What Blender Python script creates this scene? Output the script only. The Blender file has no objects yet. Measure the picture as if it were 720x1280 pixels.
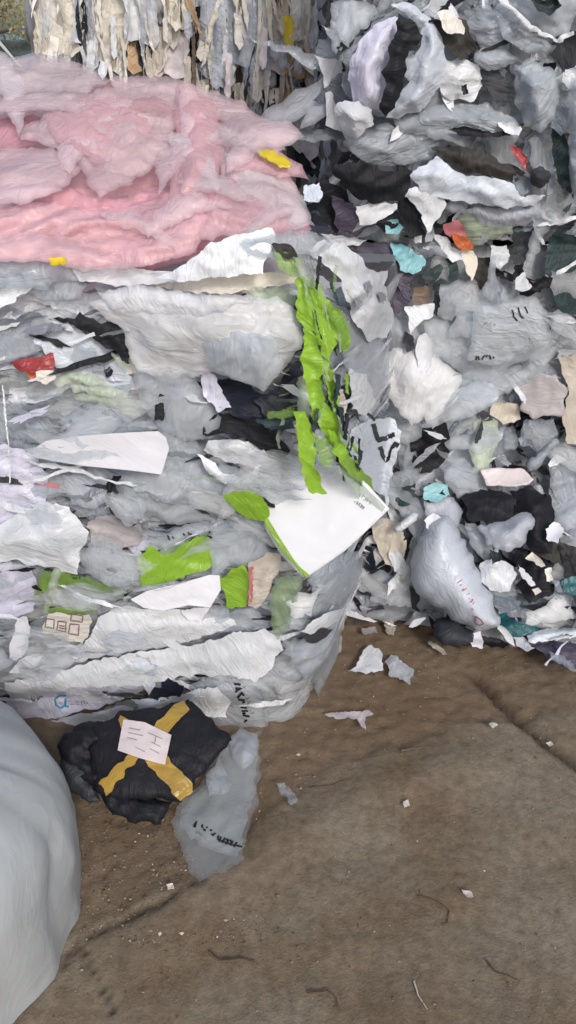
import bpy, math, random
import numpy as np
from mathutils import Vector
from mathutils.geometry import delaunay_2d_cdt
R = math.radians
rnd = random.Random(7)
scene = bpy.context.scene
COL = scene.collection

# ------------------------------------------------------------------ camera maths (photo is 720 x 1280)
FPX = 1004.0; CAMZ = 1.6; PITCH = R(30.6)
cP, sP = math.cos(PITCH), math.sin(PITCH)
def rays(px):
    px = np.asarray(px, float).reshape(-1, 2)
    a = (px[:, 0]-360)/FPX; b = -(px[:, 1]-640)/FPX
    return np.stack([a, cP + b*sP, -sP + b*cP], 1)

# ------------------------------------------------------------------ numpy noise
_rs = np.random.RandomState(3)
_perm = np.tile(_rs.permutation(256), 3)
_g = _rs.randn(256, 3); _g /= np.linalg.norm(_g, axis=1)[:, None]
def pnoise(p):
    p = np.asarray(p, float); i = np.floor(p).astype(int); f = p-i; i &= 255
    u = f*f*f*(f*(f*6-15)+10); r = 0
    for dx in (0, 1):
        wx = u[:, 0] if dx else 1-u[:, 0]
        for dy in (0, 1):
            wy = u[:, 1] if dy else 1-u[:, 1]
            for dz in (0, 1):
                wz = u[:, 2] if dz else 1-u[:, 2]
                h = _perm[_perm[_perm[i[:, 0]+dx]+i[:, 1]+dy]+i[:, 2]+dz]
                r = r + wx*wy*wz*(_g[h]*(f-np.array([dx, dy, dz]))).sum(1)
    return r*1.5
def fold(s, t, seed, freq, aniso):
    """creases running along s; about -1..1"""
    z = np.full(len(s), seed*7.31)
    w = pnoise(np.stack([s*freq*.5+3, t*freq*.5, z], 1))*.55
    w2 = pnoise(np.stack([s*freq*.5-9, t*freq*.5+5, z], 1))*.55
    S = s*freq/aniso+w2; T = t*freq+w*1.6
    a = pnoise(np.stack([S, T, z+1.7], 1))
    b = pnoise(np.stack([S*2.3+4, T*2.1, z+5.1], 1))
    c = pnoise(np.stack([S*4.5, T*4.3+2, z+9.4], 1))
    return (1-3.2*np.abs(a))*.6 + (1-3.2*np.abs(b))*.3 + c*.25 - .2
def sm(x, a, b):
    t = np.clip((x-a)/(b-a), 0, 1); return t*t*(3-2*t)

# ------------------------------------------------------------------ surfaces of the heaps  (g > 0 is inside)
def lump(x, y, z, s, f):
    return pnoise(np.stack([x*f+s, y*f+1.5*s, z*f-s], 1))
def fR(x, z):
    y = 2.24 - .5*np.clip(.4-z, 0, None) - .30*(x-.2)*(1-sm(z, .1, .7))
    y = y - .05*np.sin(np.clip(z/1.12, 0, 1)*math.pi)
    y = np.where(z > 1.12, y-.10*np.sin(np.clip((z-1.12)/.95, 0, 1)*math.pi), y)
    return y + .05*lump(x, 0*x, z, 11.3, 3.2)
def fN(x, z):
    xc = .03+.10*np.clip(z, 0, 1.2)/1.19
    y = 1.63 - .03*np.sin(np.clip(z/1.15, 0, 1)*math.pi) + .05*(1-sm(z, 0, .12)) + .035*lump(x, 0*x, z, 2.3, 3.5)
    d = np.clip(x-xc+.06, 0, None)
    y = y + np.where(d < .12, d*d*10, .144+(d-.12)*2.7)
    return y
def surf(kind):
    if kind == 'N':
        return lambda p: p[:, 1]-np.minimum(fN(p[:, 0], p[:, 2]), fR(p[:, 0], p[:, 2])-.03)
    if kind == 'R':
        return lambda p: p[:, 1]-fR(p[:, 0], p[:, 2])
    if kind == 'B':
        return lambda p: p[:, 1]-(3.05+.06*lump(p[:, 0], 0*p[:, 0], p[:, 2], 5.5, 2.5))
    if kind == 'P':
        def g(p):
            s = np.clip((p[:, 2]-1.17)/.36, -.2, 2.0)
            return p[:, 1]-(1.58+.82*np.sign(s)*np.abs(s)**1.25+.09*lump(p[:, 0], p[:, 1], p[:, 2], 8.8, 3.1))
        return g
    if kind == 'C':   # the plane of the white card
        return lambda p: p[:, 1]-(1.475+.55*(p[:, 2]-.65)-.10*p[:, 0])
    if kind == 'D':   # the parcel lies sloping against the foot of the bale
        return lambda p: -(p[:, 2]-(.075+.42*(p[:, 1]-1.30)))
    if kind == 'G':
        return lambda p: -(p[:, 2]-.004)
    if kind == 'F':   # low rubbish lying at the foot of the pile
        return lambda p: -(p[:, 2]-(.03+.25*sm(p[:, 1], 1.75, 2.25)))
def hit(px, g, t0=.5, t1=6.0):
    d = rays(px); n = len(d)
    lo = np.full(n, float(t0)); hi = np.full(n, float(t1)); o = np.array([0, 0, CAMZ])
    ts = np.linspace(t0, t1, 60); found = np.zeros(n, bool); prev = ts[0]
    for t in ts[1:]:
        v = g(o+d*t) > 0; new = v & ~found
        lo[new] = prev; hi[new] = t; found |= v; prev = t
    for _ in range(22):
        m = (lo+hi)/2; v = g(o+d*m[:, None]) > 0
        hi = np.where(v, m, hi); lo = np.where(v, lo, m)
    return o+d*hi[:, None]
def normal(P, g, fixed=None):
    if fixed is not None: return np.tile(np.array(fixed, float), (len(P), 1))
    e = .03; n = np.zeros_like(P)
    for k in range(3):
        q = P.copy(); q[:, k] += e; r = P.copy(); r[:, k] -= e
        n[:, k] = -(g(q)-g(r))
    return n/np.maximum(np.linalg.norm(n, axis=1), 1e-6)[:, None]

# ------------------------------------------------------------------ materials
MATS = {}
def nt(name):
    m = bpy.data.materials.new(name); m.use_nodes = True; t = m.node_tree; t.nodes.clear()
    out = t.nodes.new('ShaderNodeOutputMaterial'); return m, t, out
def N(t, typ, **kw):
    n = t.nodes.new(typ)
    for k, v in kw.items():
        if k.startswith('i_'):
            n.inputs[k[2:].replace('_', ' ')].default_value = v
        else: setattr(n, k, v)
    return n
def film(name, rgb, alpha=1.0, rough=.38, bump=.35, dirt=.25, trl=.18, scale=1.0, dirtc=(.10, .09, .075), aniso=None):
    if name in MATS: return MATS[name]
    m, t, out = nt(name); L = t.links.new
    tc = N(t, 'ShaderNodeTexCoord'); mp = N(t, 'ShaderNodeMapping')
    if aniso: mp.inputs['Scale'].default_value = aniso
    L(tc.outputs['Object'], mp.inputs['Vector'])
    co = mp.outputs['Vector']
    oi0 = N(t, 'ShaderNodeObjectInfo'); an_ = N(t, 'ShaderNodeMath', operation='MULTIPLY'); an_.inputs[1].default_value = 6.28
    L(oi0.outputs['Random'], an_.inputs[0])
    vr = N(t, 'ShaderNodeVectorRotate', rotation_type='Y_AXIS'); L(co, vr.inputs['Vector']); L(an_.outputs[0], vr.inputs['Angle'])
    m2 = N(t, 'ShaderNodeMapping'); m2.inputs['Scale'].default_value = (1, .6, .38); L(vr.outputs[0], m2.inputs['Vector'])
    rg = N(t, 'ShaderNodeTexNoise', i_Scale=24*scale, i_Detail=3.0, i_Roughness=.55, i_Distortion=1.1)
    L(m2.outputs[0], rg.inputs['Vector'])
    s1 = N(t, 'ShaderNodeMath', operation='SUBTRACT'); s1.inputs[1].default_value = .5; L(rg.outputs['Fac'], s1.inputs[0])
    s2 = N(t, 'ShaderNodeMath', operation='ABSOLUTE'); L(s1.outputs[0], s2.inputs[0])
    cl = N(t, 'ShaderNodeMath', operation='POWER'); cl.inputs[1].default_value = .6; L(s2.outputs[0], cl.inputs[0])
    n2 = N(t, 'ShaderNodeTexNoise', i_Scale=60*scale, i_Detail=4.0, i_Roughness=.6, i_Distortion=.5)
    L(co, n2.inputs['Vector'])
    sm_ = N(t, 'ShaderNodeMath', operation='MULTIPLY_ADD'); sm_.inputs[1].default_value = .10
    L(n2.outputs['Fac'], sm_.inputs[0])
    sc3 = N(t, 'ShaderNodeMath', operation='MULTIPLY'); sc3.inputs[1].default_value = -2.2; L(cl.outputs[0], sc3.inputs[0]); L(sc3.outputs[0], sm_.inputs[2])
    bp = N(t, 'ShaderNodeBump', i_Strength=min(1, bump*1.15), i_Distance=.007)
    L(sm_.outputs[0], bp.inputs['Height'])
    # colour: slow mottling + grime + a little change from piece to piece
    n3 = N(t, 'ShaderNodeTexNoise', i_Scale=6.5*scale, i_Detail=6.0, i_Roughness=.62)
    L(co, n3.inputs['Vector'])
    rp = N(t, 'ShaderNodeValToRGB'); rp.color_ramp.elements[0].position = .46; rp.color_ramp.elements[1].position = .74
    L(n3.outputs['Fac'], rp.inputs['Fac'])
    dm = N(t, 'ShaderNodeMath', operation='MULTIPLY'); dm.inputs[1].default_value = dirt
    L(rp.outputs['Color'], dm.inputs[0])
    mx = N(t, 'ShaderNodeMixRGB'); mx.inputs[1].default_value = (*rgb, 1); mx.inputs[2].default_value = (*dirtc, 1)
    L(dm.outputs[0], mx.inputs[0])
    oi = N(t, 'ShaderNodeObjectInfo'); mr = N(t, 'ShaderNodeMapRange'); mr.inputs['To Min'].default_value = .84; mr.inputs['To Max'].default_value = 1.12
    L(oi.outputs['Random'], mr.inputs['Value'])
    hs = N(t, 'ShaderNodeHueSaturation'); L(mr.outputs[0], hs.inputs['Value']); L(mx.outputs[0], hs.inputs['Color'])
    pr = N(t, 'ShaderNodeBsdfPrincipled', i_Roughness=rough)
    pr.inputs['Specular IOR Level'].default_value = .38 if max(rgb) > .12 else .22
    L(hs.outputs[0], pr.inputs['Base Color']); L(bp.outputs[0], pr.inputs['Normal'])
    sh = pr.outputs[0]
    if trl > 0:
        tr = N(t, 'ShaderNodeBsdfTranslucent'); L(hs.outputs[0], tr.inputs['Color']); L(bp.outputs[0], tr.inputs['Normal'])
        ms = N(t, 'ShaderNodeMixShader'); ms.inputs[0].default_value = trl
        L(sh, ms.inputs[1]); L(tr.outputs[0], ms.inputs[2]); sh = ms.outputs[0]
    if alpha < 1:
        tp = N(t, 'ShaderNodeBsdfTransparent'); tp.inputs['Color'].default_value = (.93, .95, .96, 1)
        ms = N(t, 'ShaderNodeMixShader')
        ar = N(t, 'ShaderNodeMapRange'); ar.inputs['From Min'].default_value = .3; ar.inputs['From Max'].default_value = .7
        ar.inputs['To Min'].default_value = max(0, alpha-.16); ar.inputs['To Max'].default_value = min(1, alpha+.16)
        L(n3.outputs['Fac'], ar.inputs['Value'])
        mat_ = N(t, 'ShaderNodeAttribute', attribute_name='margin'); m_a = N(t, 'ShaderNodeMath', operation='MULTIPLY_ADD'); m_a.inputs[1].default_value = .5; m_a.inputs[2].default_value = .5
        L(mat_.outputs['Fac'], m_a.inputs[0]); m_b = N(t, 'ShaderNodeMath', operation='MULTIPLY'); L(ar.outputs[0], m_b.inputs[0]); L(m_a.outputs[0], m_b.inputs[1])
        L(m_b.outputs[0], ms.inputs[0]); L(tp.outputs[0], ms.inputs[1]); L(sh, ms.inputs[2]); sh = ms.outputs[0]
    L(sh, out.inputs['Surface']); MATS[name] = m; return m
def M(k):
    if k in MATS: return MATS[k]
    T = {
     'white':   ((.72, .755, .81), 1, .35, .30, .18, .12),
     'panel':   ((.60, .62, .66), 1, .45, .04, .05, .0),
     'paper':   ((.68, .69, .755), 1, .55, .10, .10, .05),
     'cloud':   ((.85, .87, .91), .96, .33, .35, .12, .3),
     'milky':   ((.62, .67, .74), .74, .33, .36, .14, .4),
     'clear':   ((.70, .72, .75), .42, .33, .55, .2, .2),
     'clear2':  ((.57, .61, .66), .64, .33, .55, .25, .2),
     'grey':    ((.42, .465, .53), .93, .33, .5, .25, .15),
     'grey2':   ((.25, .275, .32), 1, .33, .5, .25, .1),
     'blueish': ((.56, .60, .70), .95, .33, .4, .15, .15),
     'bluew':   ((.62, .68, .78), 1, .33, .3, .12, .15),
     'slate':   ((.20, .235, .29), 1, .36, .4, .2, .1),
     'lav':     ((.62, .62, .76), 1, .33, .35, .15, .15),
     'purple':  ((.08, .072, .105), 1, .5, .4, .0, .0),
     'black':   ((.012, .013, .018), 1, .6, .3, .0, .0),
     'navy':    ((.014, .017, .032), 1, .55, .3, .0, .0),
     'dgreen':  ((.022, .04, .043), 1, .5, .4, .0, .0),
     'olive':   ((.038, .036, .034), 1, .6, .3, .0, .0),
     'char':    ((.035, .039, .048), 1, .55, .35, .0, .0),
     'green':   ((.27, .48, .045), 1, .35, .3, .15, .2),
     'green2':  ((.25, .42, .08), .92, .35, .4, .25, .2),
     'greend':  ((.28, .38, .22), .75, .33, .4, .25, .2),
     'palegr':  ((.52, .60, .48), .92, .35, .4, .2, .2),
     'cream':   ((.72, .68, .59), 1, .45, .4, .22, .15),
     'creamw':  ((.80, .77, .72), 1, .42, .35, .15, .15),
     'beige':   ((.58, .53, .46), 1, .45, .4, .25, .1),
     'tan':     ((.48, .33, .20), 1, .45, .4, .3, .1),
     'mauve':   ((.37, .345, .36), 1, .45, .2, .2, .05),
     'pinkw':   ((.62, .56, .58), 1, .45, .15, .12, .05),
     'red':     ((.33, .05, .055), 1, .35, .4, .2, .05),
     'orange':  ((.58, .15, .06), 1, .35, .4, .2, .05),
     'redline': ((.45, .16, .18), 1, .4, .2, .2, .0),
     'yellow':  ((.80, .60, .03), 1, .35, .25, .1, .1),
     'ochre':   ((.46, .30, .06), 1, .28, .35, .3, .1),
     'teal':    ((.02, .12, .14), 1, .38, .35, .2, .05),
     'cyan':    ((.22, .46, .52), 1, .35, .35, .2, .1),
     'brown':   ((.14, .10, .075), 1, .5, .4, .2, .05),
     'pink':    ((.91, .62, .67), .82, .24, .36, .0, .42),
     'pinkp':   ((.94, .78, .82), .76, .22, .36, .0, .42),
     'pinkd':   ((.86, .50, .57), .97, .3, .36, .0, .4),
     'pinkg':   ((.90, .83, .86), .76, .24, .36, .0, .4),
     'ink':     ((.02, .02, .026), 1, .5, .05, .0, .0),
     'inkg':    ((.20, .21, .235), 1, .5, .05, .0, .0),
     'inkr':    ((.42, .13, .16), 1, .5, .05, .0, .0),
     'inkb':    ((.05, .28, .48), 1, .5, .05, .0, .0),
     'inkm':    ((.20, .12, .11), 1, .5, .05, .0, .0),
     'clearsm': ((.50, .545, .575), .46, .16, .14, .15, .15),
     'crumb':   ((.30, .25, .19), 1, .8, .2, .2, .0),
     'sack':    ((.50, .535, .56), 1, .5, .35, .12, .1),
     'white2':  ((.64, .67, .72), 1, .33, .35, .2, .1),
     'wire':    ((.07, .06, .06), 1, .4, .1, .2, .0),
     'twig':    ((.12, .085, .055), 1, .8, .3, .2, .0),
    }[k]
    nm = 'film_'+k; m = film(nm, T[0], T[1], T[2], T[3], T[4], T[5]); MATS[k] = m; return m

# ------------------------------------------------------------------ objects
def link(o, parent=None):
    COL.objects.link(o)
    if parent is not None: o.parent = parent
    return o
def tag(o, label=None, cat=None, group=None, kind=None):
    if label: o['label'] = label
    if cat: o['category'] = cat
    if group: o['group'] = group
    if kind: o['kind'] = kind
    return o
def empty(name, loc, label, cat, group=None):
    o = bpy.data.objects.new(name, None); o.location = loc; o.empty_display_size = .1; link(o)
    o['_w'] = 0; del o['_w']
    return tag(o, label, cat, group)
def world_loc(o):
    v = Vector((0, 0, 0))
    while o is not None: v += o.location; o = o.parent
    return np.array(v)
def mesh(name, V, F, mats, parent=None, smooth=True, midx=None, own_origin=True, uv=None):
    V = np.asarray(V, float)
    if parent is not None: org = world_loc(parent)
    elif own_origin: org = np.array([V[:, 0].mean(), V[:, 1].mean(), V[:, 2].min()])
    else: org = np.zeros(3)
    me = bpy.data.meshes.new(name)
    me.from_pydata((V-org).tolist(), [], F)
    if not isinstance(mats, (list, tuple)): mats = [mats]
    for m in mats: me.materials.append(M(m) if isinstance(m, str) else m)
    if midx is not None: me.polygons.foreach_set('material_index', midx)
    me.polygons.foreach_set('use_smooth', [smooth]*len(me.polygons))
    me.update()
    o = bpy.data.objects.new(name, me); link(o, parent)
    if parent is None: o.location = org
    return o

def tri2d(poly, sp, seed, rag):
    """triangulate a closed 2D outline with jittered inner points"""
    rg = np.random.RandomState(seed & 0xffffff)
    P = np.asarray(poly, float); pts = []
    for a, b in zip(P, np.roll(P, -1, 0)):
        n = max(1, int(np.linalg.norm(b-a)/sp))
        for k in range(n):
            q = a+(b-a)*k/n
            if rag and k: q = q+rg.uniform(-rag, rag, 2)
            pts.append(q)
    B = np.array(pts); nb = len(B)
    if rag:
        sz = min(B.max(0)-B.min(0)); am = min(sz*.10, sp*1.1); q3 = np.stack([B[:, 0]/sp/3.2, B[:, 1]/sp/3.2, np.full(nb, seed*1.37)], 1)
        B = B+am*np.stack([pnoise(q3), pnoise(q3+31.7)], 1)
    lo, hi = B.min(0), B.max(0)
    xs = np.arange(lo[0], hi[0], sp); ys = np.arange(lo[1], hi[1], sp*.87)
    gx, gy = np.meshgrid(xs, ys); gx = gx+(np.arange(len(ys)) % 2)[:, None]*sp/2
    I = np.stack([gx.ravel(), gy.ravel()], 1)+rg.uniform(-.28, .28, (gx.size, 2))*sp
    ins = inside(I, B); I = I[ins]
    if len(I): I = I[edist(I, B) > sp*.45]
    A = np.vstack([B, I]) if len(I) else B
    r = delaunay_2d_cdt([Vector(p) for p in A], [(i, (i+1) % nb) for i in range(nb)], [], 1, 1e-5)
    V = np.array([tuple(v) for v in r[0]]); F = [tuple(f) for f in r[2]]
    return V, F, B
def inside(Q, B):
    c = np.zeros(len(Q), bool)
    for a, b in zip(B, np.roll(B, -1, 0)):
        if a[1] == b[1]: continue
        k = ((a[1] > Q[:, 1]) != (b[1] > Q[:, 1])) & (Q[:, 0] < (b[0]-a[0])*(Q[:, 1]-a[1])/(b[1]-a[1])+a[0])
        c ^= k
    return c
def edist(Q, B):
    d = np.full(len(Q), 1e9)
    for a, b in zip(B, np.roll(B, -1, 0)):
        ab = b-a; L = max((ab**2).sum(), 1e-12)
        t = np.clip(((Q-a)@ab)/L, 0, 1); d = np.minimum(d, np.linalg.norm(Q-a-t[:, None]*ab, axis=1))
    return d

class Sheet: pass
def setattr_(o, mg):
    a = o.data.attributes.new('margin', 'FLOAT', 'POINT'); a.data.foreach_set('value', np.asarray(mg, np.float32))
SEED = [100]
def field(B, S, k):
    """displacement along the surface normal for a 2D domain point"""
    lo, hi = B.min(0), B.max(0); H = max(hi[1]-lo[1], 1e-6); W = max(hi[0]-lo[0], 1e-6)
    ca, sa = math.cos(R(k['ang'])), math.sin(R(k['ang']))
    flip = -1 if k['px'] else 1
    ctr = (lo+hi)/2
    grid = tri_in(B); md = edist(grid, B).max() if len(grid) else H/3
    def f(q, P, extra=0.0):
        d = edist(q, B)*np.where(inside(q, B), 1, 0)
        X = P[:, 0]; Z = P[:, 2]+P[:, 1]*(1 if k['s'] in 'GFDP' else .15)
        s = X*ca+Z*sa; t = -X*sa+Z*ca
        c = fold(s, t, k['seed'], k['fr'], k['an'])
        v = (q[:, 1]-ctr[1])/H*(1 if k['px'] else -1)      # +.5 at the bottom
        h = (q[:, 0]-ctr[0])/W
        e = d/max(md, 1e-6)
        out = k['L'] + k['tilt']*(v+.5) + k['tx']*h + k['puff']*(sm(e, -.15, 1) if k['soft'] else np.sqrt(np.clip(1-(1-np.clip(e, 0, 1))**2, 0, 1)))
        out = out + k['amp']*c*(.7+.3*np.clip(e*2, 0, 1)) + k['amp']*.24*fold(s, t, k['seed']+50, k['fr']*2.2, 1.6)
        ed = np.exp(-(d/(max(md, 1e-6)*.35))**2)
        out = out + k['lift']*ed*(.5+1.3*pnoise(np.stack([s*9, t*9, 0*s+k['seed']], 1)))
        return out+extra
    return f
def tri_in(B):
    lo, hi = B.min(0), B.max(0)
    g = np.stack(np.meshgrid(np.linspace(lo[0], hi[0], 14), np.linspace(lo[1], hi[1], 14)), -1).reshape(-1, 2)
    return g[inside(g, B)]
DEF = dict(s='N', L=.012, tilt=.012, tx=0.0, puff=0.0, amp=.010, fr=18.0, an=2.6, ang=0.0, lift=.008, sp=4.2, rag=1.2, thick=0.0, mixn=.15, soft=True, px=True, flat=False, nrm=None, smooth=True)
def sheet(name, mat, poly, label=None, cat=None, group=None, parent=None, build=True, **kw):
    k = dict(DEF); k.update(kw); SEED[0] += 1; k['seed'] = SEED[0]; k['soft'] = k['thick'] == 0
    V2, F, B = tri2d(poly, k['sp'], k['seed'], k['rag'])
    g = surf(k['s']); fld = field(B, None, k)
    def proj(q, extra=0.0):
        q = np.asarray(q, float).reshape(-1, 2)
        P = hit(q, g) if k['px'] else k['map'](q)
        n = normal(P, g, k['nrm'])
        if k['px']:
            v = -rays(q); v /= np.linalg.norm(v, axis=1)[:, None]
            m = k['mixn']; n2 = v*(1-m)+n*m; n2 /= np.linalg.norm(n2, axis=1)[:, None]
        else: n2 = n
        return P+n2*fld(q, P, extra)[:, None], n2
    V, n = proj(V2)
    F = [f for f in F if len(f) >= 3]
    # orient faces to the front
    if F:
        a, b, c = V[F[0][0]], V[F[0][1]], V[F[0][2]]
        if np.dot(np.cross(b-a, c-a), n[F[0][0]]) < 0: F = [tuple(reversed(f)) for f in F]
    if k['thick'] > 0:
        nV = len(V); ed = {}
        for f in F:
            for x, y in zip(f, f[1:]+f[:1]): ed[(x, y)] = 1
        bd = [e for e in ed if (e[1], e[0]) not in ed]
        eb = edist(V2, B); m = max(eb.max(), 1e-6)
        th = k['thick']*(.25+.75*np.sqrt(np.clip(eb/m*1.6, 0, 1))) if k['puff'] > 0 else np.full(nV, k['thick'])
        V = np.vstack([V, V-n*th[:, None]])
        F = F+[tuple(i+nV for i in reversed(f)) for f in F]+[(y, x, x+nV, y+nV) for x, y in bd]
    eb_ = edist(V2, B); mw = (7 if k['px'] else .014)
    mg = np.clip(eb_/mw, 0, 1); mg = np.tile(mg, len(V)//len(V2)) if k['thick'] == 0 else np.ones(len(V))
    sh = Sheet(); sh.proj = proj; sh.k = k
    if build:
        sh.o = mesh(name, V, F, mat, parent, smooth=k['smooth']); setattr_(sh.o, mg)
        if label: tag(sh.o, label, cat, group)
    sh.VF = (V, F, mg); return sh
def decal(sh, name, mat, poly, off=.0025, sp=3.0, rag=0, label=None):
    SEED[0] += 1
    V2, F, B = tri2d(poly, sp, SEED[0], rag)
    V, n = sh.proj(V2, off)
    a, b, c = V[F[0][0]], V[F[0][1]], V[F[0][2]]
    if np.dot(np.cross(b-a, c-a), n[F[0][0]]) < 0: F = [tuple(reversed(f)) for f in F]
    o = mesh(name, V, F, mat, sh.o)
    if label: o['label'] = label
    return o
def strokes(sh, name, mat, lines, w, off=.003):
    """lettering / print: polylines in photo pixels with a pen width"""
    VV, FF = [], []; rj = random.Random(len(lines))
    for ln in lines:
        q = []
        for a, b in zip(ln, ln[1:]):
            a, b = np.array(a, float), np.array(b, float); n = max(1, int(np.linalg.norm(b-a)/2.5))
            q += [a+(b-a)*i/n for i in range(n)]
        q.append(np.array(ln[-1], float)); q = np.array(q)
        if len(q) < 2: continue
        d = np.gradient(q, axis=0); d /= np.maximum(np.linalg.norm(d, axis=1), 1e-6)[:, None]
        nn = np.stack([-d[:, 1], d[:, 0]], 1)*w/2
        s = sum(len(v) for v in VV); m = len(q)
        q = q+np.array([(rj.uniform(-.12, .12)*w, rj.uniform(-.12, .12)*w) for _ in q]); VV.append(np.vstack([q+nn, q-nn]))
        FF += [(s+i, s+i+1, s+m+i+1, s+m+i) for i in range(m-1)]
    V, n = sh.proj(np.vstack(VV), off)
    return mesh(name, V, FF, mat, sh.o)
def scrawl(x, y, ang, size, n, seed, gap=.75):
    """unreadable worn lettering: little glyph-like strokes"""
    r = random.Random(seed); ca, sa = math.cos(R(ang)), math.sin(R(ang)); out = []
    G = [[[(r.choice((0, .25, .5)), r.choice((0, .5, 1))) for _ in range(r.choice((2, 2, 3)))] for _ in range(r.choice((1, 2, 2)))] for _ in range(14)]
    u = 0
    for i in range(n):
        if r.random() < .12: u += size*.5; continue
        for ln in r.choice(G):
            out.append([(x+(u+p[0]*size)*ca+(p[1]-.5)*size*sa, y+(u+p[0]*size)*sa-(p[1]-.5)*size*ca) for p in ln])
        u += size*gap
    return out

# ------------------------------------------------------------------ bale bodies
def bale_core(name, parent, f, x0, x1, z0, z1, depth, mat, inset=.045, seed=1, amp=.03, horiz=True, step=.018):
    """closed crumpled block: six gridded faces of a box whose front follows the heap surface"""
    VV, FF = [], []
    def face(nu, nv, fn):
        s = sum(len(v) for v in VV)
        u, v = np.meshgrid(np.linspace(0, 1, nu), np.linspace(0, 1, nv)); u = u.ravel(); v = v.ravel()
        VV.append(fn(u, v))
        for j in range(nv-1):
            for i in range(nu-1):
                a = s+j*nu+i; FF.append((a, a+1, a+nu+1, a+nu))
    nx = int((x1-x0)/step); nz = int((z1-z0)/step); ny = 18
    def dsp(P, w):
        if horiz: c = fold(P[:, 0]+P[:, 1], P[:, 2], seed, 16, 5)
        else: c = fold(P[:, 2], P[:, 0]+P[:, 1], seed, 14, 5)
        return P+np.stack([.3*c*amp*w, -c*amp*w, .2*c*amp*w], 1)
    def XYZ(x, t, z):
        yf = f(x, z)+inset
        return np.stack([x, yf+(np.maximum(yf+.3, depth)-yf)*t, z], 1)
    rnd_edge = lambda x, z: 0
    face(nx, nz, lambda u, v: dsp(XYZ(x0+(x1-x0)*u, 0*u, z0+(z1-z0)*v), 1))
    face(nx, ny, lambda u, v: dsp(XYZ(x0+(x1-x0)*u, v, 0*u+z1), np.minimum(1, 1-v*.6)))
    face(ny, nz, lambda u, v: dsp(XYZ(0*u+x1, u, z0+(z1-z0)*v), 1-u*.6))
    face(ny*2, nz, lambda u, v: (lambda P: P+np.stack([-.05*np.abs(fold(P[:, 2], P[:, 1], seed+9, 15, 2.5))*sm(1-u, .0, .1), 0*u, 0*u], 1))(dsp(XYZ(0*u+x0, 1-u, z0+(z1-z0)*v), .4+u*.6)))
    face(12, 12, lambda u, v: XYZ(x1-(x1-x0)*u, 0*u+1, z0+(z1-z0)*v))
    return mesh(name, np.vstack(VV), FF, mat, parent)
def core_mat(name, pal, sc, bump=.6):
    m, t, out = nt(name); L = t.links.new
    tc = N(t, 'ShaderNodeTexCoord'); mp = N(t, 'ShaderNodeMapping'); mp.inputs['Scale'].default_value = sc
    L(tc.outputs['Object'], mp.inputs['Vector'])
    nz = N(t, 'ShaderNodeTexNoise', i_Scale=1.2, i_Detail=4.0); L(mp.outputs[0], nz.inputs['Vector'])
    ad = N(t, 'ShaderNodeMixRGB', blend_type='LINEAR_LIGHT'); ad.inputs[0].default_value = .45
    L(mp.outputs[0], ad.inputs[1]); L(nz.outputs['Color'], ad.inputs[2])
    v = N(t, 'ShaderNodeTexVoronoi', i_Scale=1.0); L(ad.outputs[0], v.inputs['Vector'])
    sp = N(t, 'ShaderNodeSeparateColor'); L(v.outputs['Color'], sp.inputs[0])
    rp = N(t, 'ShaderNodeValToRGB'); rp.color_ramp.interpolation = 'CONSTANT'
    e = rp.color_ramp.elements
    for i, c in enumerate(pal):
        p = i/len(pal)
        if i < 2: e[i].position = p; e[i].color = (*c, 1)
        else: q = e.new(p); q.color = (*c, 1)
    L(sp.outputs[0], rp.inputs['Fac'])
    n2 = N(t, 'ShaderNodeTexNoise', i_Scale=4.0, i_Detail=8.0, i_Roughness=.7); L(ad.outputs[0], n2.inputs['Vector'])
    b = N(t, 'ShaderNodeBump', i_Strength=bump, i_Distance=.02); L(n2.outputs['Fac'], b.inputs['Height'])
    p = N(t, 'ShaderNodeBsdfPrincipled', i_Roughness=.45); L(rp.outputs[0], p.inputs['Base Color']); L(b.outputs[0], p.inputs['Normal'])
    L(p.outputs[0], out.inputs['Surface']); return m

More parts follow.
